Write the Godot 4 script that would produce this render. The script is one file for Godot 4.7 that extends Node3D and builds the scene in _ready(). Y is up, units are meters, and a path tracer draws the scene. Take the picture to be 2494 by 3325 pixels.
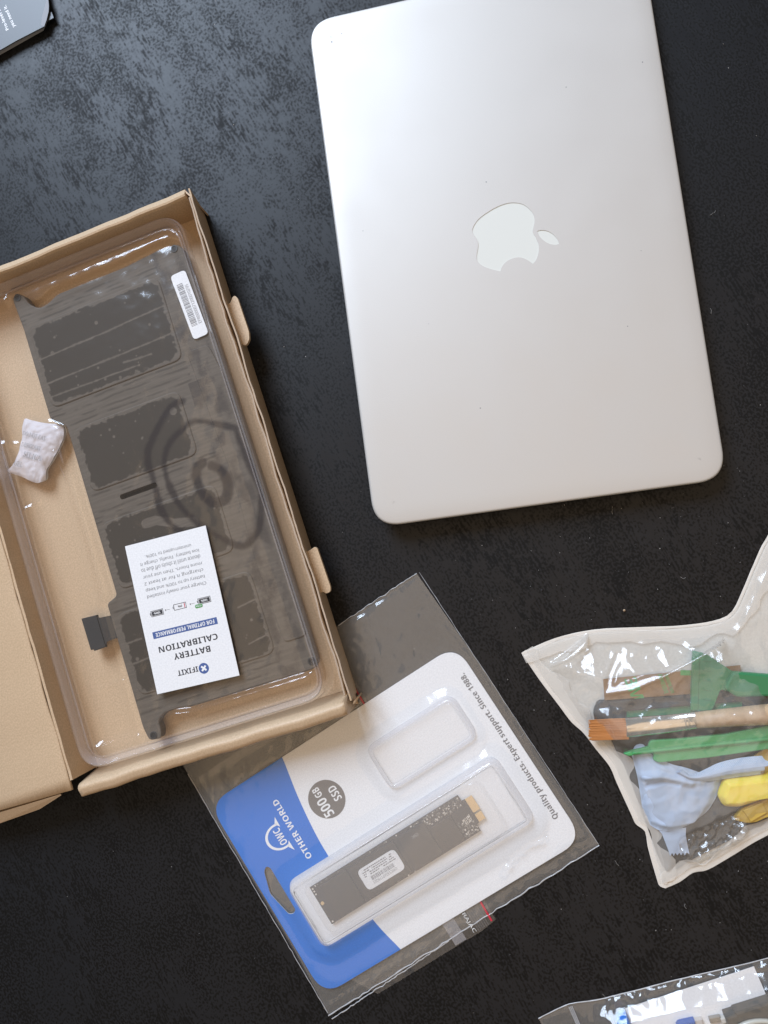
extends Node3D
# A table top seen from above: a closed laptop, a battery in its cardboard box, a drive on its blister card, bags of tools and cables.
# Lengths in the builders below are millimetres; x right, z towards the bottom of the photograph, y up.

const MM := 0.001
var names := {}
var M := {}
var rng := RandomNumberGenerator.new()
var crease := FastNoiseLite.new()
var fine := FastNoiseLite.new()

# ---------------------------------------------------------------- nodes
func numbered(called: String) -> String:
	var n: int = names.get(called, 0)
	names[called] = n + 1
	return called if n == 0 else "%s_%03d" % [called, n]

func thing(called: String, label: String, category: String, at := Vector3.ZERO, turn := 0.0, group := "") -> Node3D:
	var o := Node3D.new()
	o.name = numbered(called)
	add_child(o, true)
	o.position = at * MM
	o.rotation.y = -turn
	o.set_meta("label", label)
	o.set_meta("category", category)
	if group:
		o.set_meta("group", group)
	return o

func part(called: String, st: SurfaceTool, m: Material, parent: Node3D, normals := true) -> MeshInstance3D:
	if normals:
		st.generate_normals()
	var o := MeshInstance3D.new()
	o.name = called
	o.mesh = st.commit()
	o.material_override = m
	parent.add_child(o, true)
	return o

func begin(smooth := false) -> SurfaceTool:
	var st := SurfaceTool.new()
	st.begin(Mesh.PRIMITIVE_TRIANGLES)
	st.set_smooth_group(0 if smooth else -1)
	return st

# ---------------------------------------------------------------- materials
func mat(lin: Color, rough: float, metal := 0.0) -> StandardMaterial3D:
	var m := StandardMaterial3D.new()
	m.albedo_color = lin.linear_to_srgb()
	m.roughness = rough
	m.metallic = metal
	return m

func grained(m: StandardMaterial3D, tex: Texture2D, per_metre: float) -> StandardMaterial3D:
	m.albedo_texture = tex
	m.uv1_triplanar = true
	m.uv1_scale = Vector3.ONE * per_metre
	return m

func film(lin: Color, alpha: float, rough := 0.06) -> StandardMaterial3D:
	var m := mat(lin, rough)
	m.albedo_color.a = alpha
	m.transparency = BaseMaterial3D.TRANSPARENCY_ALPHA
	m.cull_mode = BaseMaterial3D.CULL_DISABLED
	return m

func noise_tex(freq: float, lo: Color, hi: Color, seed_: int, size := 512, octaves := 4) -> NoiseTexture2D:
	var n := FastNoiseLite.new()
	n.seed = seed_
	n.frequency = freq
	n.fractal_octaves = octaves
	var t := NoiseTexture2D.new()
	t.width = size
	t.height = size
	t.seamless = true
	t.noise = n
	var g := Gradient.new()
	g.set_color(0, lo)
	g.set_color(1, hi)
	t.color_ramp = g
	return t

# ---------------------------------------------------------------- shapes
func P(flat: Array) -> PackedVector2Array:
	var out := PackedVector2Array()
	for i in flat.size() / 2:
		out.append(Vector2(flat[2 * i], flat[2 * i + 1]))
	return out

func ccw(p: PackedVector2Array) -> PackedVector2Array:
	var a := 0.0
	for i in p.size():
		a += p[i].cross(p[(i + 1) % p.size()])
	var q := p.duplicate()
	if a < 0.0:
		q.reverse()
	return q

func box2(x0: float, z0: float, x1: float, z1: float) -> PackedVector2Array:
	return PackedVector2Array([Vector2(x0, z0), Vector2(x1, z0), Vector2(x1, z1), Vector2(x0, z1)])

func rounded(p: PackedVector2Array, r: float, steps := 6) -> PackedVector2Array:
	var out := PackedVector2Array()
	var n := p.size()
	for i in n:
		var a := p[(i + n - 1) % n]
		var b := p[i]
		var c := p[(i + 1) % n]
		var d := minf(r, 0.45 * minf(a.distance_to(b), b.distance_to(c)))
		var s := b + (a - b).normalized() * d
		var e := b + (c - b).normalized() * d
		for k in steps + 1:
			var t := float(k) / steps
			out.append(s.lerp(b, t).lerp(b.lerp(e, t), t))
	return out

func curve_open(p: PackedVector2Array, per := 5) -> PackedVector2Array:
	var out := PackedVector2Array()
	for i in p.size() - 1:
		var a := p[maxi(i - 1, 0)]
		var d := p[mini(i + 2, p.size() - 1)]
		for k in per:
			out.append(p[i].cubic_interpolate(p[i + 1], a, d, float(k) / per))
	out.append(p[p.size() - 1])
	return out

func curve_closed(p: PackedVector2Array, per := 5) -> PackedVector2Array:
	var out := PackedVector2Array()
	var n := p.size()
	for i in n:
		for k in per:
			out.append(p[i].cubic_interpolate(p[(i + 1) % n], p[(i + n - 1) % n], p[(i + 2) % n], float(k) / per))
	return out

func inset(p: PackedVector2Array, d: float) -> PackedVector2Array:   # p counter-clockwise in (x, z)
	var out := PackedVector2Array()
	var n := p.size()
	for i in n:
		var e0 := (p[i] - p[(i + n - 1) % n]).normalized()
		var e1 := (p[(i + 1) % n] - p[i]).normalized()
		var t := (e0 + e1).normalized()
		var k := maxf(0.35, Vector2(-e1.y, e1.x).dot(Vector2(-t.y, t.x)))
		out.append(p[i] + Vector2(-t.y, t.x) * d / k)
	return out

func pierced(poly: PackedVector2Array, holes: Array) -> Array:   # the polygon without its holes, cut into plain pieces
	if holes.is_empty():
		return [poly]
	var h := ccw(holes[0])
	var x := 0.0
	for q in h:
		x += q.x / h.size()
	var out := []
	for side in [box2(-1e4, -1e4, x, 1e4), box2(x, -1e4, 1e4, 1e4)]:
		for part_ in Geometry2D.intersect_polygons(ccw(poly), side):
			for piece in Geometry2D.clip_polygons(ccw(part_), h):
				out.append_array(pierced(piece, holes.slice(1)))
	return out

func tri(st: SurfaceTool, a: Vector3, b: Vector3, c: Vector3, hint: Vector3, ua := Vector2.ZERO, ub := Vector2.ZERO, uc := Vector2.ZERO) -> void:
	if (a - c).cross(a - b).dot(hint) < 0.0:
		var t := b
		b = c
		c = t
		var u := ub
		ub = uc
		uc = u
	st.set_uv(ua)
	st.add_vertex(a * MM)
	st.set_uv(ub)
	st.add_vertex(b * MM)
	st.set_uv(uc)
	st.add_vertex(c * MM)

func quad(st: SurfaceTool, a: Vector3, b: Vector3, c: Vector3, d: Vector3, hint: Vector3) -> void:
	tri(st, a, b, c, hint, fuv(a), fuv(b), fuv(c))
	tri(st, a, c, d, hint, fuv(a), fuv(c), fuv(d))

func fuv(v: Vector3) -> Vector2:
	return Vector2(v.x, v.z) * 0.01

func up3(p: Vector2, y: float) -> Vector3:
	return Vector3(p.x, y, p.y)

func face(st: SurfaceTool, poly: PackedVector2Array, y: float, hint := Vector3.UP) -> void:
	var idx := Geometry2D.triangulate_polygon(poly)
	if idx.is_empty():
		idx = Geometry2D.triangulate_delaunay(poly)
	for i in idx.size() / 3:
		var a := up3(poly[idx[3 * i]], y)
		var b := up3(poly[idx[3 * i + 1]], y)
		var c := up3(poly[idx[3 * i + 2]], y)
		tri(st, a, b, c, hint, fuv(a), fuv(b), fuv(c))

func skirt(st: SurfaceTool, p: PackedVector2Array, y0: float, q: PackedVector2Array, y1: float) -> void:   # band between two loops of equal length, p outside
	var n := p.size()
	for i in n:
		var j := (i + 1) % n
		var e := (p[j] - p[i])
		var hint := Vector3(e.y, 0.0, -e.x).normalized() + Vector3(0, 0.3 if q != p else 0.0, 0)
		quad(st, up3(p[i], y0), up3(p[j], y0), up3(q[j], y1), up3(q[i], y1), hint)

func prism(st: SurfaceTool, poly0: PackedVector2Array, y0: float, y1: float, bevel := 0.0, holes := []) -> void:
	var p := ccw(poly0)
	var top := p
	if bevel > 0.0:
		var mid := inset(p, bevel * 0.3)
		top = inset(p, bevel)
		skirt(st, p, y0, p, y1 - bevel)
		skirt(st, p, y1 - bevel, mid, y1 - bevel * 0.3)
		skirt(st, mid, y1 - bevel * 0.3, top, y1)
	else:
		skirt(st, p, y0, p, y1)
	for h0 in holes:
		var h: PackedVector2Array = ccw(h0)
		h.reverse()
		skirt(st, h, y0, h, y1)
	for piece in pierced(top, holes):
		face(st, piece, y1)
	for piece in pierced(p, holes):
		face(st, piece, y0, Vector3.DOWN)

func slab(called: String, poly: PackedVector2Array, y0: float, y1: float, m: Material, parent: Node3D, bevel := 0.0, holes := []) -> MeshInstance3D:
	var st := begin()
	prism(st, poly, y0, y1, bevel, holes)
	return part(called, st, m, parent)

func rings(st: SurfaceTool, base: PackedVector2Array, steps: Array, cap := true) -> void:   # steps: [inset, height] from the outside in
	var p := ccw(base)
	var prev := inset(p, steps[0][0]) if steps[0][0] != 0.0 else p
	for k in range(1, steps.size()):
		var next := inset(p, steps[k][0])
		skirt(st, prev, steps[k - 1][1], next, steps[k][1])
		prev = next
	if cap:
		face(st, prev, steps[steps.size() - 1][1])

func along(st: SurfaceTool, profile: PackedVector2Array, z0: float, z1: float, segs: int, wave: Callable, across := false) -> void:   # a closed profile in (offset, y) drawn along z (or along x)
	var p := ccw(profile)
	var n := p.size()
	var prev := []
	for s in segs + 1:
		var z := lerpf(z0, z1, float(s) / segs)
		var row := []
		for q in p:
			var w: Vector2 = wave.call(z, q)
			row.append(Vector3(z, q.y + w.y, q.x + w.x) if across else Vector3(q.x + w.x, q.y + w.y, z))
		if s > 0:
			for i in n:
				var j := (i + 1) % n
				var e := p[j] - p[i]
				var o := Vector2(e.y, -e.x)
				quad(st, prev[i], prev[j], row[j], row[i], Vector3(0, o.y, o.x) if across else Vector3(o.x, o.y, 0))
		if s == 0 or s == segs:
			var idx := Geometry2D.triangulate_polygon(p)
			var side := -1.0 if s == 0 else 1.0
			for i in idx.size() / 3:
				tri(st, row[idx[3 * i]], row[idx[3 * i + 1]], row[idx[3 * i + 2]], (Vector3.RIGHT if across else Vector3.BACK) * side)
		prev = row

func sample(p: PackedVector2Array, t: float) -> Vector2:
	var total := 0.0
	for i in p.size() - 1:
		total += p[i].distance_to(p[i + 1])
	var left := t * total
	for i in p.size() - 1:
		var d := p[i].distance_to(p[i + 1])
		if left <= d or i == p.size() - 2:
			return p[i].lerp(p[i + 1], clampf(left / maxf(d, 1e-6), 0.0, 1.0))
		left -= d
	return p[p.size() - 1]

func sheet(top: PackedVector2Array, right: PackedVector2Array, bottom: PackedVector2Array, left: PackedVector2Array, nu: int, nv: int, height: Callable) -> SurfaceTool:
	# a film spanned between four sides; height(point, s, t) gives its y
	var st := begin(true)
	var tp := []
	var bt := []
	var lf := []
	var rt := []
	for i in nu + 1:
		tp.append(sample(top, float(i) / nu))
		bt.append(sample(bottom, float(i) / nu))
	for j in nv + 1:
		lf.append(sample(left, float(j) / nv))
		rt.append(sample(right, float(j) / nv))
	var pts := PackedVector3Array()
	for j in nv + 1:
		var v := float(j) / nv
		for i in nu + 1:
			var u := float(i) / nu
			var q: Vector2 = lf[j] * (1.0 - u) + rt[j] * u + tp[i] * (1.0 - v) + bt[i] * v - (tp[0] * (1.0 - u) * (1.0 - v) + tp[nu] * u * (1.0 - v) + bt[0] * (1.0 - u) * v + bt[nu] * u * v)
			var y: float = height.call(q, u, v)
			pts.append(Vector3(q.x, y, q.y))
	for k in pts.size():
		st.set_uv(fuv(pts[k]))
		st.add_vertex(pts[k] * MM)
	for j in nv:
		for i in nu:
			var a := j * (nu + 1) + i
			var b := a + nu + 1
			for k in [a, a + 1, b, a + 1, b + 1, b]:
				st.add_index(k)
	return st

func sd_poly(q: Vector2, p: PackedVector2Array) -> float:   # distance to an outline, negative inside
	var best := 1e12
	var inside := false
	var n := p.size()
	var a := p[n - 1]
	for i in n:
		var b := p[i]
		var e := b - a
		var w := q - a
		var t := clampf(w.dot(e) / e.length_squared(), 0.0, 1.0)
		best = minf(best, (w - e * t).length_squared())
		if (a.y > q.y) != (b.y > q.y) and q.x < a.x + (q.y - a.y) / (b.y - a.y) * (b.x - a.x):
			inside = not inside
		a = b
	return -sqrt(best) if inside else sqrt(best)

func sd_line(q: Vector2, p: PackedVector2Array) -> float:
	var best := 1e12
	for i in p.size() - 1:
		var e := p[i + 1] - p[i]
		var w := q - p[i]
		var t := clampf(w.dot(e) / e.length_squared(), 0.0, 1.0)
		best = minf(best, (w - e * t).length_squared())
	return sqrt(best)

func sd_rect(q: Vector2, c: Vector2, half: Vector2, r: float) -> float:
	var d := (q - c).abs() - half + Vector2(r, r)
	return Vector2(maxf(d.x, 0.0), maxf(d.y, 0.0)).length() + minf(maxf(d.x, d.y), 0.0) - r

func tube(st: SurfaceTool, path: PackedVector3Array, radii: Array, sides := 12, flat := 1.0) -> void:   # radii: one for each point; flat squeezes it upright
	var prev := []
	for i in path.size():
		var d := (path[mini(i + 1, path.size() - 1)] - path[maxi(i - 1, 0)]).normalized()
		var s := d.cross(Vector3.UP).normalized()
		var u := s.cross(d)
		var row := []
		for k in sides:
			var a := TAU * k / sides
			row.append(path[i] + (s * cos(a) + u * sin(a) * flat) * radii[i])
		if i > 0:
			for k in sides:
				var l := (k + 1) % sides
				quad(st, prev[k], prev[l], row[l], row[k], (row[k] + row[l]) * 0.5 - path[i])
		if i == 0 or i == path.size() - 1:
			for k in sides:
				tri(st, path[i], row[k], row[(k + 1) % sides], -d if i == 0 else d)
		prev = row

func lettering(parent: Node3D, words: String, at: Vector3, width: float, height: float, turn: float, m: Material, bold := true, serif := false) -> MeshInstance3D:
	# at: the middle of the line; height: of its letters as set; turn: clockwise seen from above
	var f := SystemFont.new()
	f.font_names = PackedStringArray(["Droid Serif" if serif else "Droid Sans"])
	f.font_weight = 700 if bold else 400
	var t := TextMesh.new()
	t.text = words
	t.font = f
	t.font_size = 48
	t.pixel_size = 0.01
	t.curve_step = 2.0
	t.depth = 0.0
	var b := t.get_aabb()
	var o := MeshInstance3D.new()
	o.name = "lettering"
	o.mesh = t
	o.material_override = m
	parent.add_child(o, true)
	var sx := width * MM / maxf(b.size.x, 1e-4)
	var sy := height * MM / maxf(b.size.y, 1e-4)
	var basis := Basis(Vector3.UP, -turn) * Basis(Vector3.RIGHT, -PI / 2) * Basis.from_scale(Vector3(sx, sy, 1.0))
	o.transform = Transform3D(basis, at * MM - basis * b.get_center())
	return o

func strips(rects: Array, y: float) -> SurfaceTool:   # flat printed bars, [x0, z0, x1, z1]
	var st := begin()
	for r in rects:
		quad(st, Vector3(r[0], y, r[1]), Vector3(r[2], y, r[1]), Vector3(r[2], y, r[3]), Vector3(r[0], y, r[3]), Vector3.UP)
	return st

# ---------------------------------------------------------------- textures
func table_maps() -> Array:
	var size := 2048
	var n := FastNoiseLite.new()
	n.noise_type = FastNoiseLite.TYPE_SIMPLEX_SMOOTH
	n.fractal_type = FastNoiseLite.FRACTAL_FBM
	var layers := []
	# [seed, frequency, octaves, width, height]: narrow images are stretched along the streaks
	for d in [[3, 0.25, 3, 2048, 1600], [8, 0.28, 2, 2048, 300], [5, 0.022, 4, 1024, 560], [9, 0.016, 4, 1024, 512], [14, 0.07, 3, 1024, 640]]:
		n.seed = d[0]
		n.frequency = d[1]
		n.fractal_octaves = d[2]
		var im := n.get_seamless_image(d[3], d[4], false, false, 0.08, true)
		im.convert(Image.FORMAT_L8)
		im.resize(size, size, Image.INTERPOLATE_CUBIC)
		layers.append(im.get_data())
	var speck: PackedByteArray = layers[0]
	var streak: PackedByteArray = layers[1]
	var patch: PackedByteArray = layers[2]
	var where: PackedByteArray = layers[3]
	var cloudy: PackedByteArray = layers[4]
	var col := PackedByteArray()
	col.resize(size * size)
	var rgh := PackedByteArray()
	rgh.resize(size * size)
	for i in size * size:
		var mix := clampf((where[i] - 128) * 0.022, 0.0, 0.5)
		var v := speck[i] * (1.0 - mix) + streak[i] * mix
		var cut := 111.0 + (patch[i] - 128) * 0.26 + (cloudy[i] - 128) * 0.2
		var k := clampf((v - cut) * 0.085 + 0.5, 0.0, 1.0)
		col[i] = int(60.0 + 170.0 * k + (cloudy[i] - 128) * 0.12)
		rgh[i] = int(168.0 - 60.0 * k + (speck[i] - 128) * 0.12)
	var a := Image.create_from_data(size, size, false, Image.FORMAT_L8, col)
	var b := Image.create_from_data(size, size, false, Image.FORMAT_L8, rgh)
	b.resize(1024, 1024, Image.INTERPOLATE_BILINEAR)
	return [ImageTexture.create_from_image(a), ImageTexture.create_from_image(b)]

func battery_skin() -> ImageTexture:
	# The skin of the battery clings to the film above it in places: its weaker reflection there is painted dark, the stronger one elsewhere painted pale. Covers x -40..90, z -150..150.
	var w := 520
	var h := 1200
	var img := Image.create(w, h, false, Image.FORMAT_RGB8)
	var n1 := FastNoiseLite.new()
	n1.seed = 21
	n1.frequency = 0.14
	n1.fractal_octaves = 3
	var n2 := FastNoiseLite.new()
	n2.seed = 4
	n2.frequency = 0.9
	n2.fractal_octaves = 2
	var cells := [box2(-30, -119, 56, -68), box2(-21, -49.5, 47, -11), box2(-21.5, 10.5, 51, 50), box2(-28.5, 65, 56.5, 113)]
	var centres := [Vector2(13, -93.5), Vector2(13, -30), Vector2(15, 30), Vector2(14, 89)]
	var halves := [Vector2(43, 25.5), Vector2(34, 19.5), Vector2(36.5, 20), Vector2(42.5, 24.5)]
	var streaks := [P([-30, -98.3, 15, -99.6, 56, -101.6]), P([-29, -82.6, 22, -83.2, 57, -84]), P([21, -77.8, 39, -76.5]), P([-29, 82.4, -18, 82.1]), P([44, 82.7, 57, 81]), P([44, 104.6, 58, 102.2]), P([-29, 95, -9, 93.7]), P([-30, -74, 30, -73])]
	var loops := [[curve_open(P([48.4, -43.4, 41, -42.5, 33.5, -36.9, 24.3, -28, 18.1, -18.8, 17.2, -1.6, 16.5, 12, 20, 24, 27, 33])), 2.1], [curve_open(P([74.7, -17, 67.3, -21.4, 54.4, -28.6, 46.1, -28.1, 31.8, -20.1, 25.5, -4.9, 28.6, 15.2, 37.9, 31.2, 49.6, 44.2, 57.8, 49.8, 65.4, 47.6, 71.5, 41, 76.8, 25.6, 76.8, 14.5, 75, -9, 74.7, -17])), 1.9], [curve_open(P([49, -4, 45, -2, 43, 4, 44, 13, 48.3, 19.5, 54, 21, 58.5, 17.5, 60, 10, 58, 3, 54, -1])), 3.0]]
	var bubbles := []
	rng.seed = 77
	for k in 90:
		var c := rng.randi_range(0, 3)
		var hv: Vector2 = halves[c]
		bubbles.append([centres[c] + Vector2(rng.randf_range(-hv.x, hv.x), rng.randf_range(-hv.y, hv.y)), rng.randf_range(0.3, 1.0) * rng.randf_range(0.5, 1.25)])
	bubbles.append([Vector2(41.6, -39.3), 2.3])
	var smear := P([5, 18.4, 12, 19, 22, 24, 34, 27])
	for j in h:
		var z := -150.0 + (j + 0.5) * 300.0 / h
		for i in w:
			var q := Vector2(-40.0 + (i + 0.5) * 130.0 / w, z)
			var wob := n1.get_noise_2d(q.x * 1.5, q.y * 1.5) * 1.5 + n1.get_noise_2d(q.x * 0.4 + 70.0, q.y * 2.5) * 1.6 * smoothstep(26.0, 18.0, absf(q.x - 14.0))
			var cling := 0.0
			for c in 4:
				if absf(z - centres[c].y) < 30.0:
					cling = maxf(cling, smoothstep(0.5, -0.5, sd_rect(q, centres[c], halves[c] - Vector2(1.0, 1.0), 6.0) + wob))
			if cling > 0.0:
				for s in streaks:
					if absf(z - s[0].y) < 6.0:
						cling *= smoothstep(0.1, 0.9, sd_line(q, s) + wob * 0.25)
				for b in bubbles:
					if absf(b[0].y - z) < 3.0 and absf(b[0].x - q.x) < 3.0:
						cling *= smoothstep(-0.25, 0.25, b[0].distance_to(q) - b[1])
				if z > 12.0 and z < 34.0:
					cling *= smoothstep(2.4, 3.2, sd_line(q, smear) + wob * 0.3)
			var lines := n1.get_noise_2d(q.x * 0.25, q.y * 7.0)
			var pale := 0.5 + 0.5 * lines
			var speck := n2.get_noise_2d(q.x * 3.0, q.y * 3.0)
			var grime := 0.0
			if q.x > 55.0:
				grime = smoothstep(-0.10, 0.40, n1.get_noise_2d(q.x * 0.5 + 90.0, q.y * 0.35) + speck * 0.5) * smoothstep(4.0, 0.0, absf(q.x - 66.0) - 7.0)
				if z > -52.0 and z < -38.0:
					grime = maxf(grime, smoothstep(3.0, 0.0, absf(q.x - 59.0) - 5.0) * 0.9)
			var fibres := smoothstep(-0.3, 0.35, n1.get_noise_2d(q.x * 0.2 + 30.0, q.y * 3.2) + 0.2 * lines)
			var bands := 0.0
			for b in [-128.0, -125.5, -122.6, -65.0, -61.5, -57.0, -53.5, -8.0, -5.6, 2.6, 6.0, 8.4, 53.0, 56.2, 60.0, 62.4, 116.0, 119.5, 124.0]:
				if absf(z - b) < 2.5 and q.x < 58.0:
					bands = maxf(bands, smoothstep(0.9, 0.25, absf(z - b + 0.8 * n1.get_noise_2d(q.x * 0.3, b))) * smoothstep(-0.35, 0.2, n1.get_noise_2d(q.x * 0.35, b * 5.0)))
			cling = maxf(cling, bands * 0.6)
			var c3 := Color(0.050, 0.041, 0.032).lerp(Color(0.138, 0.116, 0.094), (1.0 - cling) * (0.74 + 0.20 * fibres + 0.06 * pale))
			c3 = c3.lerp(Color(0.022, 0.017, 0.018), grime * 0.7 * (0.7 + 0.6 * speck))
			if z > -50.0 and z < 55.0 and q.x > 10.0:
				var ring := 0.0
				for l in loops:
					ring = maxf(ring, smoothstep(l[1] + 1.2, l[1] - 1.4, sd_line(q, l[0]) + speck * 0.8 + wob * 0.22 + 0.4 * sin(q.x * 0.13 + q.y * 0.21)))
				c3 = c3.lerp(Color(0.010, 0.006, 0.008), ring * 0.78)  # interference-like contact rings under the film, painted into the colour
			img.set_pixel(i, j, c3.linear_to_srgb())
	return ImageTexture.create_from_image(img)

# ---------------------------------------------------------------- the scene
func _ready() -> void:
	var cam := Camera3D.new()
	cam.name = "camera"
	add_child(cam)
	var fw := Vector3(-tan(0.14801), -1.0, -tan(0.03517)).normalized()
	var right := fw.cross(Vector3(0, 0, -1)).normalized()
	cam.transform = Transform3D(Basis(right, right.cross(fw), -fw), Vector3(0, 0.4384, 0))
	cam.fov = 68.0
	cam.near = 0.01
	cam.far = 20.0
	cam.current = true

	var env := Environment.new()
	env.background_mode = Environment.BG_COLOR
	env.background_color = Color(0.13, 0.12, 0.11).linear_to_srgb()
	env.tonemap_mode = Environment.TONE_MAPPER_LINEAR
	env.tonemap_exposure = 1.29
	env.sdfgi_enabled = true
	env.ssao_enabled = true
	env.ssil_enabled = true
	var we := WorldEnvironment.new()
	we.name = "room_air"
	we.environment = env
	add_child(we)

	# the window, beyond the top left of the picture
	var win := AreaLight3D.new()
	win.name = "window_light"
	win.area_size = Vector2(1.2, 1.5)
	win.light_color = Color(0.84, 0.91, 1.0)
	win.light_energy = 10.2
	win.area_range = 12.0
	win.shadow_enabled = true
	add_child(win)
	var dir := Vector3(-0.50, 0.78, -0.80).normalized()
	win.look_at_from_position(dir * 3.0, Vector3(-0.05, 0, 0))

	# the warm lit room behind the photographer
	var room := AreaLight3D.new()
	room.name = "room_light"
	room.area_size = Vector2(3.2, 2.8)
	room.light_color = Color(1.0, 0.855, 0.68)
	room.light_energy = 2.05
	room.area_range = 12.0
	room.shadow_enabled = true
	add_child(room)
	room.look_at_from_position(Vector3(0.45, 2.4, 0.35), Vector3(0.35, 0, 0.1), Vector3(0, 0, -1))

	crease.seed = 12
	crease.frequency = 0.03
	crease.fractal_type = FastNoiseLite.FRACTAL_RIDGED
	crease.fractal_octaves = 3
	fine.seed = 31
	fine.frequency = 0.12
	fine.fractal_octaves = 3
	rng.seed = 5
	make_materials()
	table_top()
	laptop()
	booklet()
	cardboard_box()
	battery()
	sachet()
	tray()
	instruction_card()
	red_stripe_bag()
	blister_card()
	drive()
	blister_bag()
	tools()
	tool_bag()
	cables()
	cable_bag()
	dust()

func make_materials() -> void:
	var g := noise_tex(0.07, Color(0.84, 0.83, 0.81), Color(1, 1, 1), 3, 1024, 5)
	var soft := noise_tex(0.05, Color(0.93, 0.93, 0.93), Color(1, 1, 1), 7)
	M.kraft = grained(mat(Color(0.67, 0.49, 0.32), 0.52), g, 10.0)
	M.kraft_edge = grained(mat(Color(0.40, 0.26, 0.145), 0.85), g, 40.0)
	M.dark_gap = mat(Color(0.04, 0.028, 0.018), 0.9)
	M.paper = grained(mat(Color(0.86, 0.86, 0.87), 0.6), soft, 30.0)
	M.ink = mat(Color(0.035, 0.035, 0.04), 0.6)
	M.grey_ink = mat(Color(0.16, 0.16, 0.17), 0.6)
	M.navy = mat(Color(0.065, 0.115, 0.30), 0.5)
	M.white_ink = mat(Color(0.82, 0.82, 0.82), 0.5)
	M.red = mat(Color(0.55, 0.02, 0.05), 0.5)
	M.green_ink = mat(Color(0.08, 0.30, 0.09), 0.6)
	# laptop shell: bead-blasted aluminium
	var al := mat(Color(0.565, 0.543, 0.512), 0.5, 0.30)
	al.normal_enabled = true
	var nt := NoiseTexture2D.new()
	nt.width = 1024
	nt.height = 1024
	nt.seamless = true
	nt.as_normal_map = true
	nt.bump_strength = 3.0
	var nn := FastNoiseLite.new()
	nn.seed = 2
	nn.frequency = 0.45
	nn.fractal_octaves = 2
	nt.noise = nn
	al.normal_texture = nt
	al.normal_scale = 0.05
	al.uv1_triplanar = true
	al.uv1_scale = Vector3.ONE * 3.25
	al.uv1_offset = Vector3.ONE * 0.5
	al.roughness_texture = noise_tex(0.012, Color(0.86, 0.86, 0.86), Color(1, 1, 1), 61)
	al.roughness = 0.52
	M.aluminium = al
	M.logo = mat(Color(0.70, 0.71, 0.665), 0.3)
	M.rubber = mat(Color(0.02, 0.02, 0.02), 0.8)
	M.film_clear = film(Color(0.85, 0.84, 0.82), 0.035, 0.05)
	M.film_bag = film(Color(0.8, 0.79, 0.77), 0.045, 0.10)
	M.film_under = film(Color(0.8, 0.79, 0.77), 0.085, 0.20)
	M.film_frost = film(Color(0.9, 0.9, 0.92), 0.45, 0.22)
	M.film_front = film(Color(0.84, 0.81, 0.77), 0.125, 0.13)
	M.film_milk = film(Color(0.86, 0.83, 0.78), 0.42, 0.20)
	M.film_tray = film(Color(0.80, 0.68, 0.58), 0.03, 0.12)
	M.film_rim = film(Color(0.80, 0.75, 0.77), 0.14, 0.10)
	M.film_wall = film(Color(0.66, 0.67, 0.74), 0.22, 0.12)
	M.film_blister = film(Color(0.85, 0.84, 0.86), 0.11, 0.10)

func table_top() -> void:
	var maps := table_maps()
	var m := mat(Color(0.0125, 0.0138, 0.0168), 1.0)
	m.albedo_texture = maps[0]
	m.roughness_texture = maps[1]
	m.roughness_texture_channel = BaseMaterial3D.TEXTURE_CHANNEL_RED
	m.metallic_specular = 0.365
	var st := begin()
	var p := rounded(box2(-820, -640, 640, 640), 12)
	var c := ccw(p)
	var a := deg_to_rad(30.0)
	# uv follows the streaks of the laminate
	var idx := Geometry2D.triangulate_polygon(c)
	for i in idx.size() / 3:
		var v := []
		var uv := []
		for k in 3:
			var q := c[idx[3 * i + k]]
			v.append(up3(q, 0.0))
			uv.append((q - Vector2(-83, -25)).rotated(a) / 850.0 + Vector2(0.5, 0.5))
		tri(st, v[0], v[1], v[2], Vector3.UP, uv[0], uv[1], uv[2])
	skirt(st, c, -30.0, c, 0.0)
	face(st, c, -30.0, Vector3.DOWN)
	var o := part("tabletop", st, m, self)
	o.set_meta("kind", "structure")
	o.set_meta("label", "black mottled laminate table top under everything")

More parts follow.
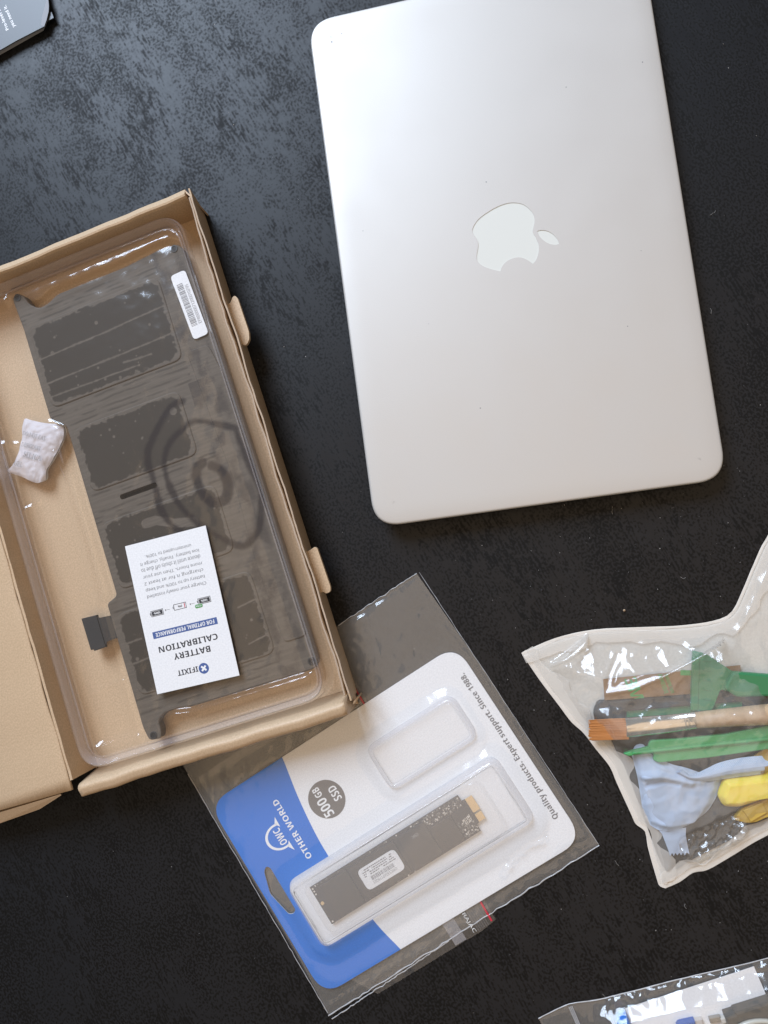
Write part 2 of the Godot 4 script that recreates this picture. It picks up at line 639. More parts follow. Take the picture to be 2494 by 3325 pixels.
func laptop() -> void:
	var t := thing("laptop", "closed silver laptop with a white bitten-fruit logo on its lid", "laptop", Vector3(6.5, 0, -167.6), -0.13376)
	var tilt := 0.011
	var outline := rounded(box2(-96, -150, 96, 150), 15.5, 12)
	var steps := []
	for k in 15:
		var d := 13.0 * pow(k / 14.0, 2.0)
		var s := 1.0 - d / 13.0
		steps.append([d, -0.55 * pow(s, 3.0) - 0.9 * pow(s, 44.0)])
	# the logo is let into the lid
	var fruit := curve_open(P([-6.4, 17.5, -11.1, 15.4, -15.7, 12.6, -18, 9.5, -18.2, 6.5, -17.2, 3.3, -16.4, 0, -16.7, -3.1, -18, -5.9, -18.5, -8.6, -16.8, -11.7, -13.6, -14.6, -7.8, -17.5, -2.1, -19.4, 3, -20.1, 6.4, -19.7, 9, -18.9, 11.7, -17.4, 14.5, -14.1, 16.1, -10.4, 15.9, -6.6, 14.9, -3.8, 14.2, -1.6, 14.4, -0.4, 15.5, 2.3, 16.3, 6.3, 15.8, 10.5, 14, 14.4, 11.8, 16.5]), 4)
	fruit.append_array(curve_open(P([11.8, 16.5, 8.2, 13.1, 4.7, 11.5, 1, 11.5, -2.5, 12.7, -5.1, 15, -6.4, 17.5]), 4))
	var clean := PackedVector2Array()
	for q in fruit:
		if clean.is_empty() or (clean[clean.size() - 1].distance_to(q) > 0.05 and clean[0].distance_to(q) > 0.05):
			clean.append(q)
	var leaf := curve_open(P([16.7, -1.3, 18.9, -1.4, 22, -0.4, 24.9, 2, 26.9, 5.4, 27.4, 8]), 4)
	leaf.append_array(curve_open(P([27.4, 8, 25.3, 8.2, 22.2, 7, 19.6, 4.8, 17.6, 1.9, 16.7, -1.3]), 4).slice(1, -1))
	var st := begin(true)
	rings(st, outline, steps, false)
	var lid := part("lid", st, M.aluminium, t)
	lid.position = Vector3(0, 13.4 * MM, 0)
	lid.rotation.z = -tilt
	st = begin()
	var inner := inset(ccw(outline), 13.0)
	for piece in pierced(inner, [clean, leaf]):
		face(st, piece, 0.0)
	for h0 in [clean, leaf]:
		var h := ccw(h0)
		h.reverse()
		skirt(st, h, -0.8, h, 0.0)
	part("lid_panel", st, M.aluminium, lid)
	slab("logo_inlay", inset(ccw(clean), -0.2), -1.2, -0.28, M.logo, lid)
	slab("logo_leaf", inset(ccw(leaf), -0.2), -1.2, -0.28, M.logo, lid)
	st = begin(true)
	rings(st, outline, [[1.2, -2.9], [0.12, -1.5]], false)
	part("screen_gap", st, M.rubber, lid)
	# body: thick at the hinge (left), thin at the front
	st = begin(true)
	var p := ccw(outline)
	var loops := []
	for d in [[0.0, 0.0], [0.3, 1.2], [1.5, 3.0], [5.0, 5.0], [9.0, 6.0]]:
		var ring := inset(p, d[0])
		var row := PackedVector3Array()
		for q in ring:
			var high := 10.3 - q.x * tilt
			row.append(Vector3(q.x, maxf(1.4, high - d[1] * (1.0 - 0.25 * q.x / 96.0)), q.y))
		loops.append(row)
	for k in loops.size() - 1:
		for i in p.size():
			var j := (i + 1) % p.size()
			var e := p[j] - p[i]
			quad(st, loops[k][i], loops[k][j], loops[k + 1][j], loops[k + 1][i], Vector3(e.y, -e.length() * 0.4, -e.x))
	var under := begin()
	for v in [0]:
		face(under, inset(p, 9.0), 2.2, Vector3.DOWN)
	part("body", st, M.aluminium, t)
	part("underside", under, M.aluminium, t)
	for s in [Vector2(-78, -132), Vector2(78, -132), Vector2(-78, 132), Vector2(78, 132)]:
		var f := PackedVector2Array()
		for k in 20:
			f.append(s + Vector2.from_angle(TAU * k / 20) * 5.0)
		slab("foot", f, 0.0, 2.4, M.rubber, t)
	st = begin()
	for s in [[-83.4, -134.4, 0.45], [43.7, -78.9, 0.3], [-7.1, -34.4, 0.35], [-77, -138, 0.25], [86, -84, 0.35], [-80, -20, 0.25], [57, 60, 0.3], [-28, 92, 0.35], [70, 20, 0.22], [-50, 40, 0.2]]:
		var f := PackedVector2Array()
		for k in 7:
			f.append(Vector2(s[0], s[1]) + Vector2.from_angle(TAU * k / 7) * s[2])
		prism(st, f, -0.1, 0.03)
	var specks := part("specks", st, M.grey_ink, lid)
	specks.set_meta("kind", "stuff")

func booklet() -> void:
	var t := thing("booklet", "black booklet with white lettering and one dented corner", "booklet", Vector3(-300, 0, -335))
	var m := grained(mat(Color(0.055, 0.058, 0.064), 0.42), noise_tex(0.12, Color(0.8, 0.8, 0.8), Color(1, 1, 1), 15), 30.0)
	var edge := mat(Color(0.45, 0.46, 0.48), 0.7)
	var o := Vector2(300, 335)
	var cover := P([-430, -262, -348, -296.5, -313.6, -311.4, -301.3, -316.9, -282.4, -324.2, -281.0, -328.2, -279.5, -334, -279.6, -338.5, -281, -343, -300, -420, -440, -400])
	for k in cover.size():
		cover[k] += o
	slab("cover", cover, 4.6, 5.2, m, t, 0.15)
	var pages := P([-425, -266, -346, -299.5, -313.6, -313.4, -286, -325.4, -283.5, -331, -283, -338, -286, -348, -303, -415, -435, -398])
	for k in pages.size():
		pages[k] += o
	slab("pages", pages, 0.2, 4.6, edge, t)
	# the dented corner: bruised paper curled down and a torn tip
	var worn := P([-282.4, -324.1, -284.5, -325.0, -283.9, -330.5, -282.3, -336.4, -281.0, -341.2, -279.8, -341.5, -279.3, -337.5, -279.4, -333.8, -280.8, -328.2])
	for k in worn.size():
		worn[k] += o
	slab("bruised_edge", worn, 5.15, 5.28, mat(Color(0.30, 0.31, 0.34), 0.7), t)
	var tip := P([-281, -328.5, -276.8, -330.3, -278.2, -334, -279.6, -334.2])
	for k in tip.size():
		tip[k] += o
	slab("torn_tip", tip, 3.2, 3.9, m, t)
	var a := -PI / 2 - 0.42 + 0.0
	var turn := atan2(-15.0, -6.9)
	lettering(t, "you need it.", Vector3(-306.4 + o.x, 5.25, -333.4 + o.y), 16.4, 3.0, turn, M.white_ink)
	lettering(t, "Pro-level support", Vector3(-312.8 + o.x, 5.25, -336.2 + o.y), 25.5, 3.0, turn, M.white_ink)
	lettering(t, "and parts when", Vector3(-319.2 + o.x, 5.25, -332.6 + o.y), 21.5, 2.4, turn, M.white_ink)

func wob(amount: float, seed_: int) -> Callable:
	return func(z: float, q: Vector2) -> Vector2:
		var k := clampf(q.y / 28.0, 0.0, 1.0)
		return Vector2(fine.get_noise_2d(z * 0.25 + seed_ * 57.0, 3.0) * amount * k, fine.get_noise_2d(z * 0.35 + seed_ * 91.0, 9.0) * amount * 0.5 * k)

func cardboard_box() -> void:
	var t := thing("cardboard_box", "open brown corrugated mailer box, flap out to the left", "cardboard box", Vector3(-216.22, 0, -24.75), -0.31979)
	slab("floor_panel", box2(-76, -157, 91.5, 157), 1.2, 3.0, M.kraft, t)
	var st := begin()
	along(st, P([-158.2, 0.2, -158.4, 23.2, -157.9, 23.8, -153.0, 28.3, -151.9, 28.0, -151.2, 26.5, -151, 3, -153, 3]), -92, 91.3, 60, wob(0.7, 1), true)
	part("rear_wall", st, M.kraft, t)
	st = begin(true)
	along(st, P([158, 0.6, 158.1, 25, 157.4, 26.6, 155.6, 27.2, 153.6, 27.9, 152.4, 28.0, 151.2, 27.2, 150.2, 25.2, 147.4, 3.1, 155, 3.0]), -74.5, 89.8, 60, wob(0.9, 2), true)
	part("front_wall", st, M.kraft, t)
	st = begin()
	along(st, P([90.8, 0.3, 92.4, 0.3, 95.2, 27.9, 94.3, 28.2]), -155.5, 150.5, 80, wob(0.9, 3))
	part("side_wall", st, M.kraft, t)
	st = begin()
	along(st, P([90.0, 3.05, 91.2, 3.05, 93.3, 27.3, 92.3, 27.6]), -150.6, 147, 80, wob(1.3, 4))
	part("inner_side_wall", st, M.kraft, t)
	st = begin()
	along(st, P([-76, 3.05, -74.3, 3.05, -75.9, 28.2, -77.6, 28.0]), -151, 147, 60, wob(0.6, 5))
	part("hinge_wall", st, M.kraft, t)
	# pale cut edges along the double wall
	for k in 2:
		st = begin()
		var x: float = [92.2, 94.3][k]
		along(st, P([x, 28.0, x + 0.35, 28.35, x + 0.9, 28.2, x + 0.9, 27.6]), -150, 146.5, 80, wob(1.3 if k == 0 else 0.9, 4 - k))
		part("cut_edge", st, grained(mat(Color(0.60, 0.47, 0.36), 0.8), M.kraft.albedo_texture, 30.0), t)
	# opened locking tabs
	for d in [[P([93.5, -86, 95.6, -86.4, 98, -89.2, 99.4, -89.4, 100.6, -87.4, 100.9, -66.5, 99.8, -62, 97.6, -59.8, 95.8, -59.4, 93.5, -62.5]), 0.0], [P([93.4, 65.2, 96.4, 64.7, 99.4, 63.9, 100.4, 65.2, 100.9, 88.2, 100, 90.7, 97.2, 91, 96.3, 89.6, 93.4, 89.3]), 0.0]]:
		slab("locking_tab", rounded(d[0], 1.2, 3), 17.6, 20.0, M.kraft, t, 0.15)
	slab("corner_tab", P([90.6, 154.4, 94.6, 151.6, 95.0, 152.2, 91.0, 155.4]), 0.3, 12.0, M.kraft, t, 0.1)
	slab("corner_fold", P([91.2, -157.6, 94.6, -151.6, 93.9, -151.0, 90.6, -156.6]), 0.3, 25.0, M.kraft, t, 0.1)
	# the lid lies open to the left of the hinge
	st = begin(true)
	along(st, P([-77.8, 28.2, -78.6, 28.6, -84, 27.6, -210, 12.5, -210, 10.5, -84, 25.4, -78.4, 26.4]), -156, 152.4, 40, wob(1.0, 6))
	part("lid_flap", st, M.kraft, t)
	# its side flange hangs over the front end, its cut corner showing the flutes
	st = begin()
	var a := [Vector3(-86.5, 26.8, 152.9), Vector3(-140, 20.6, 153.6), Vector3(-200, 13.4, 154.0)]
	var b := [Vector3(-86.8, 26.2, 153.8), Vector3(-106, 21.0, 158.6), Vector3(-140, 16.6, 160.6), Vector3(-200, 9.0, 162.0)]
	quad(st, a[0], a[1], b[2], b[1], Vector3.UP)
	tri(st, a[0], b[1], b[0], Vector3.UP)
	quad(st, a[1], a[2], b[3], b[2], Vector3.UP)
	var low := Vector3(0, -2.4, -0.4)
	for k in 3:
		quad(st, b[k], b[k + 1], b[k + 1] + low, b[k] + low, Vector3(0, 0, 1))
	quad(st, a[0] + low, a[1] + low, b[2] + low, b[1] + low, Vector3.DOWN)
	quad(st, a[1] + low, a[2] + low, b[3] + low, b[2] + low, Vector3.DOWN)
	part("lid_flange", st, M.kraft, t)
	st = begin()
	var at: Vector3 = b[1]
	var far: Vector3 = b[3]
	var count := 46
	for k in count:
		var p0 := at.lerp(far, float(k) / count) + Vector3(0, 0, 0.12)
		var p1 := at.lerp(far, (k + 0.5) / count) + Vector3(0, 0, 0.12)
		quad(st, p0 + Vector3(0.2, -0.5, 0), p1 + Vector3(0, -0.5, 0), p1 + Vector3(0.2, -2.0, 0), p0 + Vector3(0.6, -2.0, 0), Vector3(0, 0, 1))
	var fl := part("flutes", st, M.dark_gap, t)
	fl.set_meta("kind", "stuff")

func battery_outline() -> PackedVector2Array:
	var p := rounded(P([-25.6, -54, -25.6, 53.5, -33, 56, -33.3, 132, -31.8, 140.2, -24.4, 141.2, -22.7, 136.5, -23, 131, -18.5, 127.8, -9, 127.3, 0, 128.9, 76, 129.4, 79.6, 126, 80.4, 20, 79.8, -60, 76.6, -131, 74.5, -134, 62, -135.2, 40, -133.2, -7, -133.2, -15, -129.8, -21, -129.3, -26, -133.5, -28.6, -141, -33, -144, -36, -141, -34.6, -120, -34.4, -61, -30.5, -57.5]), 2.2, 4)
	return p

func battery() -> void:
	var t := thing("battery_pack", "flat black laptop battery of four cells under clear plastic", "battery", Vector3(-216.22, 0, -24.75), -0.31979)
	var skin := mat(Color(1, 1, 1), 0.55)
	skin.metallic_specular = 0.3
	skin.albedo_texture = battery_skin()
	skin.uv1_scale = Vector3(100.0 / 130.0, 100.0 / 300.0, 1)
	skin.uv1_offset = Vector3(40.0 / 130.0, 0.5, 0)
	var black := mat(Color(0.03, 0.029, 0.028), 0.5)
	var slot := rounded(box2(-5.8, -3.1, 18.4, 0.1), 1.5, 4)
	slab("frame", battery_outline(), 8.0, 14.6, skin, t, 0.8, [slot])
	slab("slot_floor", inset(ccw(slot), -0.3), 8.2, 9.0, mat(Color(0.012, 0.011, 0.011), 0.6), t)
	for r in [[-31, -120, 57, -67], [-22, -50.5, 48.5, -10], [-22.5, 9.5, 52.5, 51], [-29.5, 64, 57.5, 114]]:
		slab("cell", rounded(box2(r[0], r[1], r[2], r[3]), 6, 5), 14.55, 15.2, skin, t, 0.6)
	slab("control_board", rounded(P([60, -70, 74, -70, 77.5, -50, 78, 110, 64, 110, 62, 60, 64, 10]), 3, 3), 14.55, 15.3, skin, t, 0.5)
	for q in [Vector2(-32.3, -140.4), Vector2(71.7, -132.1), Vector2(-28.1, 138.1), Vector2(76, 124.8)]:
		var ring := PackedVector2Array()
		var hole := PackedVector2Array()
		for k in 20:
			ring.append(q + Vector2.from_angle(TAU * k / 20) * 2.3)
			hole.append(q + Vector2.from_angle(TAU * k / 20) * 1.45)
		slab("screw_eye", ring, 14.5, 15.0, black, t, 0.2, [hole])
		slab("eye_floor", hole, 14.55, 14.66, mat(Color(0.012, 0.011, 0.011), 0.6), t)
	slab("cable_ribbon", P([-43, 61.2, -42, 62.3, -33, 63.4, -33, 76.9, -41.6, 77.4, -43, 79.6]), 10.5, 11.2, black, t)
	slab("cable_plug", P([-52.8, 59.4, -43, 60.2, -42.9, 80.2, -50.6, 80.3, -51, 79.3, -52.6, 79.2]), 9.5, 11.9, mat(Color(0.022, 0.022, 0.022), 0.7), t, 0.3)
	# bar code sticker
	var tag := Node3D.new()
	tag.name = "sticker"
	t.add_child(tag)
	tag.position = Vector3(70.5, 15.5, -96.2) * MM
	tag.rotation.y = 0.052
	slab("sticker_paper", rounded(box2(-4.9, -20.8, 4.9, 20.8), 2.4, 4), 0.0, 0.12, M.paper, tag)
	var bars := []
	var z := -14.0
	rng.seed = 3
	while z < 13.6:
		var w := rng.randf_range(0.18, 0.62)
		bars.append([-3.2, z, 0.6, z + w])
		z += w + rng.randf_range(0.2, 0.55)
	part("bar_code", strips(bars, 0.16), M.grey_ink, tag)
	lettering(tag, "EPR0000071200010295", Vector3(2.5, 0.17, 0.4), 25, 2.0, -PI / 2, M.grey_ink, false)

func sachet() -> void:
	var t := thing("desiccant_sachet", "small crumpled white silica gel sachet printed in black", "sachet", Vector3(-218.4, 0, -24.0), -0.31979)
	var p := curve_closed(P([-51.2, -68.7, -46, -66.5, -40.4, -63.1, -34.5, -60.2, -28.4, -57.6, -27.8, -53.9, -30, -48.6, -34.2, -44.2, -40.2, -38.6, -45.8, -34.4, -47, -31, -48.6, -28.6, -53.1, -28.2, -57, -30.2, -62.9, -35.6, -70.4, -41.3, -66.8, -44.2, -62.2, -48.4, -56, -57.5]), 5)
	var st := begin(true)
	var c := Vector2(-48.5, -49)
	var rings_n := 22
	var prev := []
	for k in rings_n + 1:
		var f := float(k) / rings_n
		var row := []
		for q0 in p:
			var q: Vector2 = c.lerp(q0, f)
			var y := 10.2 + 2.6 * (1.0 - pow(f, 4.0)) + (0.7 * fine.get_noise_2d(q.x * 1.6, q.y * 1.6) + 0.6 * crease.get_noise_2d(q.x * 2.2, q.y * 2.2)) * (0.45 + 0.55 * f)
			row.append(Vector3(q.x, y, q.y))
		if k > 0:
			for i in p.size():
				var j := (i + 1) % p.size()
				quad(st, prev[i], prev[j], row[j], row[i], Vector3.UP)
		prev = row
	part("pouch", st, grained(mat(Color(0.68, 0.63, 0.645), 0.6), M.paper.albedo_texture, 60.0), t)
	slab("seal_flat", inset(ccw(p), 0.6), 7.4, 8.0, M.paper, t)
	var grey := mat(Color(0.28, 0.27, 0.27), 0.7)
	var lines := [["DO NOT EAT", -45.2, -55.6, 15.5, 2.6], ["DESICCANT", -49.0, -50.0, 13.0, 2.6], ["SILICA", -50.0, -44.0, 12.2, 3.2], ["GEL", -60.2, -42.6, 5.5, 3.0]]
	for l in lines:
		lettering(t, l[0], Vector3(l[1], 14.2, l[2]), l[3], l[4], 0.57, grey, false, true)

func tray_height(q: Vector2, outline: PackedVector2Array) -> float:
	var d := sd_poly(q, outline)
	var out := lerpf(16.8, 20.6, maxf(smoothstep(-38.0, -30.0, q.x), smoothstep(132.0, 140.0, absf(q.y + 1.5))))
	var y := lerpf(17.3, out, smoothstep(-0.2, 2.2, d))
	var rim := -sd_rect(q, Vector2(5.5, -1.5), Vector2(78.5, 148.5), 15)
	y = lerpf(18.5, y, smoothstep(6.5, 13.0, rim))
	if d > 3.0 and q.x < -30.0:   # a shallow channel beside the battery, ribbed crosswise
		y -= 1.6 * smoothstep(3.0, 8.0, d) * smoothstep(8.0, 16.0, rim) * (0.75 + 0.25 * sin(q.y * 0.11))
	y += 0.45 * fine.get_noise_2d(q.x * 0.22, q.y * 0.22) * smoothstep(0.0, 3.0, absf(d)) + 0.10 * fine.get_noise_2d(q.x * 0.8 + 40.0, q.y * 0.8)
	for s in [P([-66.8, -56, -56, -53]), P([-38.7, -42.4, -32.4, -24]), P([-63, -13.7, -55.7, -14.8]), P([-51.7, 45, -34.5, 44]), P([-45.8, 87.8, -36.3, 87.5]), P([-55, 104.5, -44, 102.4, -34, 102.8]), P([-35.5, 143, -23.8, 141.7])]:
		if q.distance_to(s[0]) < 30.0:
			y += 0.9 * smoothstep(2.2, 0.0, sd_line(q, s))
	return y

func tray() -> void:
	var t := thing("plastic_tray", "clear moulded plastic tray lining the box over the battery", "plastic tray", Vector3(-216.22, 0, -24.75), -0.31979)
	var base := rounded(box2(-73, -150, 84, 147), 17, 10)
	var st := begin(true)
	rings(st, base, [[0.0, 4.0], [0.4, 10.0], [0.8, 18.0], [1.1, 21.6], [1.7, 23.0], [2.4, 23.5], [3.2, 23.1], [3.9, 21.8], [4.6, 19.6], [5.4, 18.6], [6.5, 18.5]], false)
	part("rim", st, M.film_rim, t)
	var outline := battery_outline()
	st = begin(true)
	var x0 := -66.5
	var x1 := 77.5
	var z0 := -143.5
	var z1 := 140.5
	var nx := 144
	var nz := 284
	var at := []
	var ok := []
	var c := Vector2((x0 + x1) / 2, (z0 + z1) / 2)
	var half := Vector2((x1 - x0) / 2, (z1 - z0) / 2)
	for j in nz + 1:
		for i in nx + 1:
			var q := Vector2(lerpf(x0, x1, float(i) / nx), lerpf(z0, z1, float(j) / nz))
			var out := sd_rect(q, c, half, 9.0)
			ok.append(out < 1.1)
			if out > 0.0:
				var k := c + (q - c).sign() * (half - Vector2(9, 9))
				q = k + (q - k).normalized() * 9.0
			var y := tray_height(q, outline)
			at.append(Vector3(q.x, y, q.y))
	for v in at:
		st.set_uv(fuv(v))
		st.add_vertex(v * MM)
	for j in nz:
		for i in nx:
			var a := j * (nx + 1) + i
			var b := a + nx + 1
			if ok[a] and ok[a + 1] and ok[b] and ok[b + 1]:
				for k in [a, a + 1, b, a + 1, b + 1, b]:
					st.add_index(k)
	part("top_film", st, M.film_tray, t)

func instruction_card() -> void:
	var t := thing("instruction_card", "white instruction card with a blue banner lying on the battery", "card", Vector3(-181.23, 18.6, 41.42), -0.24097)
	slab("card_sheet", box2(-25.5, -44.1, 25.5, 44.1), 0.0, 0.45, M.paper, t)
	var y := 0.5
	var a := PI
	slab("banner", box2(-20.4, 8.7, 19.8, 12.7), 0.44, 0.48, M.navy, t)
	lettering(t, "FOR OPTIMAL PERFORMANCE", Vector3(-0.3, y + 0.02, 10.7), 36.5, 2.3, a, M.white_ink)
	lettering(t, "CALIBRATION", Vector3(-0.4, y, 19.5), 36.6, 3.5, a, M.ink)
	lettering(t, "BATTERY", Vector3(0.7, y, 25.4), 22.6, 3.5, a, M.ink)
	lettering(t, "IFIXIT", Vector3(-4.2, y, 35.1), 12.6, 3.1, a, M.ink)
	var disc := PackedVector2Array()
	for k in 32:
		disc.append(Vector2(5.6, 35.6) + Vector2.from_angle(TAU * k / 32) * 3.1)
	slab("emblem_disc", disc, 0.44, 0.48, M.navy, t)
	var st := begin()
	for s in 2:
		var cross := PackedVector2Array()
		for q in [Vector2(-1.9, -0.55), Vector2(1.9, -0.55), Vector2(1.9, 0.55), Vector2(-1.9, 0.55)]:
			cross.append(Vector2(5.6, 35.6) + q.rotated(PI / 4 + PI / 2 * s))
		prism(st, cross, 0.45, 0.5 + 0.01 * s)
	part("emblem_cross", st, M.white_ink, t)
	var body := ["Charge your newly installed", "battery up to 100% and keep", "charging it for at least 2", "more hours. Then use your", "device until it shuts off due to", "low battery. Finally, charge it", "uninterrupted to 100%."]
	for k in 7:
		var w := 37.0 if k < 6 else 29.0
		var h := 2.5
		lettering(t, body[k], Vector3(-0.2, y, -12.1 - 3.86 * k), w, h, a, M.grey_ink, false)
	# three little battery pictures: full, empty, full
	for d in [[14.9, -2.3, 0], [-0.3, -2.3, 1], [-14.8, -1.7, 0]]:
		var icon := Node3D.new()
		icon.name = "battery_picture"
		t.add_child(icon, true)
		icon.position = Vector3(d[0], 0, d[1]) * MM
		var edge := []
		for e in [[-3.9, -1.75, 3.9, -1.45], [-3.9, 1.45, 3.9, 1.75], [-3.9, -1.75, -3.6, 1.75], [3.6, -1.75, 3.9, 1.75], [-4.5, -0.7, -4.1, 0.7]]:
			edge.append(e)
		part("outline_print", strips(edge, 0.5), M.ink, icon)
		if d[2] == 0:
			part("fill_print", strips([[-3.3, -1.2, 3.3, 1.2]], 0.5), M.ink, icon)
			lettering(icon, "100%", Vector3(0, 0.53, 0), 4.0, 1.3, a, M.white_ink)
		else:
			part("level_print", strips([[2.6, -1.3, 3.1, 1.3]], 0.5), M.red, icon)
			lettering(icon, "0%", Vector3(0, 0.5, 0), 2.6, 1.3, a, M.ink)
	slab("green_tag", rounded(box2(8.6, -0.9, 13.2, 1.2), 0.9, 4), 0.5, 0.56, M.green_ink, t)
	lettering(t, "+2 hrs", Vector3(10.9, 0.6, 0.15), 3.6, 1.1, a, M.white_ink)
	for x in [7.3, -8.2]:
		part("arrow_print", strips([[x - 1.4, -2.15, x + 1.4, -1.95], [x - 1.5, -2.5, x - 1.0, -1.6]], 0.5), M.grey_ink, t)

const CARD_AT := Vector3(-62, 0, 162)
const CARD_TURN := -0.58643

func red_stripe_bag() -> void:
	var t := thing("small_zip_bag", "flat clear zip bag with a red stripe, poking out beneath the blue and white card", "zip bag", CARD_AT, CARD_TURN)
	var st := sheet(P([-86, -80, 27.2, -80]), P([27.2, -80, 21.6, 76]), P([-60, 78, 2, 77.6, 12, 77.6, 21.6, 76]), P([-86, -80, -84, 40, -60, 78]), 60, 80, func(q: Vector2, _u: float, _v: float) -> float: return 0.75 + 0.25 * fine.get_noise_2d(q.x * 0.6, q.y * 0.6))
	part("bag_film", st, M.film_bag, t)
	slab("red_stripe", P([24.2, -79, 25.2, -79, 19.8, 75.6, 18.7, 75.6]), 1.02, 1.06, M.red, t)
	var bars := []
	for k in 6:
		bars.append([10.0 + k * 1.3, 62.0, 10.25 + k * 1.3, 76.5])
	part("zip_ridges", strips(bars, 1.06), M.film_wall, t)
	part("zip_band", strips([[-6.0, 61.0, 1.4, 77.0]], 1.06), M.film_wall, t)
	lettering(t, "RAJAC", Vector3(7.6, 1.1, 70.2), 12.0, 2.4, PI / 2, M.white_ink, false)

func blister_card() -> void:
	var t := thing("blister_card", "blue and white drive packaging card with two clear blisters", "packaging card", CARD_AT, CARD_TURN)
	var hang := rounded(P([-77.5, -15.4, -75.6, -13.5, -75.6, 14.4, -78, 15.6, -80.6, 14.4, -84, -0.7, -80.2, -13.4]), 1.6, 4)
	var shape := rounded(box2(-87.8, -63.2, 87.8, 63.2), 13, 9)
	slab("card_sheet", shape, 1.1, 1.7, M.paper, t, 0.0, [hang])
	var blue := grained(mat(Color(0.035, 0.20, 0.66), 0.4), M.paper.albedo_texture, 30.0)
	var pocket := rounded(box2(-72.4, -1.4, 72.4, 41.2), 7, 5)
	var edge := curve_open(P([-34.3, -70, -34.6, -61.5, -38.6, -40, -41.2, -18.3, -41.8, -2.4, -41.2, 18, -38.6, 44, -34.4, 62.5, -33, 70]), 5)
	edge.append_array(P([-120, 70, -120, -70]))
	var idx := 0
	for region in Geometry2D.intersect_polygons(ccw(edge), ccw(shape)):
		for piece in Geometry2D.clip_polygons(region, ccw(pocket)):
			var holes := [hang] if Geometry2D.is_point_in_polygon(Vector2(-79, 0), piece) or Geometry2D.is_point_in_polygon(Vector2(-85, -20), piece) else []
			slab("blue_print", piece, 1.65, 1.75, blue, t, 0.0, holes)
			idx += 1
	var y := 1.8
	lettering(t, "Quality products. Expert support. Since 1988.", Vector3(82.0, y, -0.6), 94, 4.5, -PI / 2, M.grey_ink)
	lettering(t, "OTHER WORLD", Vector3(-52.0, y, -25.4), 38.5, 3.6, -PI / 2, M.white_ink)
	# round emblem: an open ring whose ends flick out, with three letters
	var st := begin()
	var c := Vector2(-60.8, -25.6)
	for k in 22:
		var a0 := deg_to_rad(75.0 + 210.0 * k / 22)
		var a1 := deg_to_rad(75.0 + 210.0 * (k + 1) / 22)
		var e0 := Vector2(cos(a0) * 9.2, sin(a0) * 7.6)
		var e1 := Vector2(cos(a1) * 9.2, sin(a1) * 7.6)
		var f0 := Vector2(cos(a0) * 7.5, sin(a0) * 6.4)
		var f1 := Vector2(cos(a1) * 7.5, sin(a1) * 6.4)
		quad(st, up3(c + e0, y), up3(c + e1, y), up3(c + f1, y), up3(c + f0, y), Vector3.UP)
	for s in [-1.0, 1.0]:
		tri(st, up3(c + Vector2(1.2, s * 7.5), y), up3(c + Vector2(3.4, s * 4.6), y), up3(c + Vector2(3.6, s * 11.0), y), Vector3.UP)
	part("ring_emblem", st, M.white_ink, t)
	lettering(t, "OWC", Vector3(-60.6, y + 0.03, -25.4), 10.0, 4.6, -PI / 2, M.white_ink)
	var disc := PackedVector2Array()
	for k in 48:
		disc.append(Vector2(-24.7, -29.2) + Vector2.from_angle(TAU * k / 48) * 11.1)
	slab("grey_disc", disc, 1.65, 1.76, mat(Color(0.19, 0.175, 0.165), 0.5), t)
	lettering(t, "500", Vector3(-28.0, 1.83, -25.6), 11.0, 6.2, -PI / 2, M.white_ink)
	lettering(t, "GB", Vector3(-27.6, 1.83, -35.2), 5.6, 4.4, -PI / 2, M.white_ink)
	lettering(t, "SSD", Vector3(-18.7, 1.83, -29.6), 8.8, 5.0, -PI / 2, M.white_ink)
	# the two clear pockets
	st = begin(true)
	var small := rounded(box2(10.4, -42.2, 71.0, -13.2), 7, 7)
	rings(st, small, [[0.0, 1.75], [0.5, 3.2], [1.1, 4.6], [1.9, 5.2], [2.6, 5.25]], false)
	var wall := part("blister_wall", st, M.film_wall, t)
	st = begin(true)
	rings(st, small, [[2.6, 5.25], [3.3, 4.9], [4.2, 4.7]])
	part("empty_blister", st, M.film_clear, wall)
	st = begin(true)
	rings(st, pocket, [[0.0, 1.75], [0.6, 3.6], [1.3, 6.0], [2.1, 6.9], [2.9, 7.2]], false)
	wall = part("blister_wall", st, M.film_wall, t)
	st = begin(true)
	rings(st, pocket, [[2.9, 7.2], [3.6, 7.0], [4.4, 6.7]])
	part("drive_blister", st, M.film_blister, wall)
	st = begin(true)
	rings(st, rounded(P([-64.5, 4, 57, 4, 57, 36, -64.5, 36]), 6, 5), [[0.0, 3.0], [0.4, 5.0], [0.9, 6.1], [1.8, 6.3], [2.6, 6.2]])
	part("inner_pocket", st, M.film_clear, t)

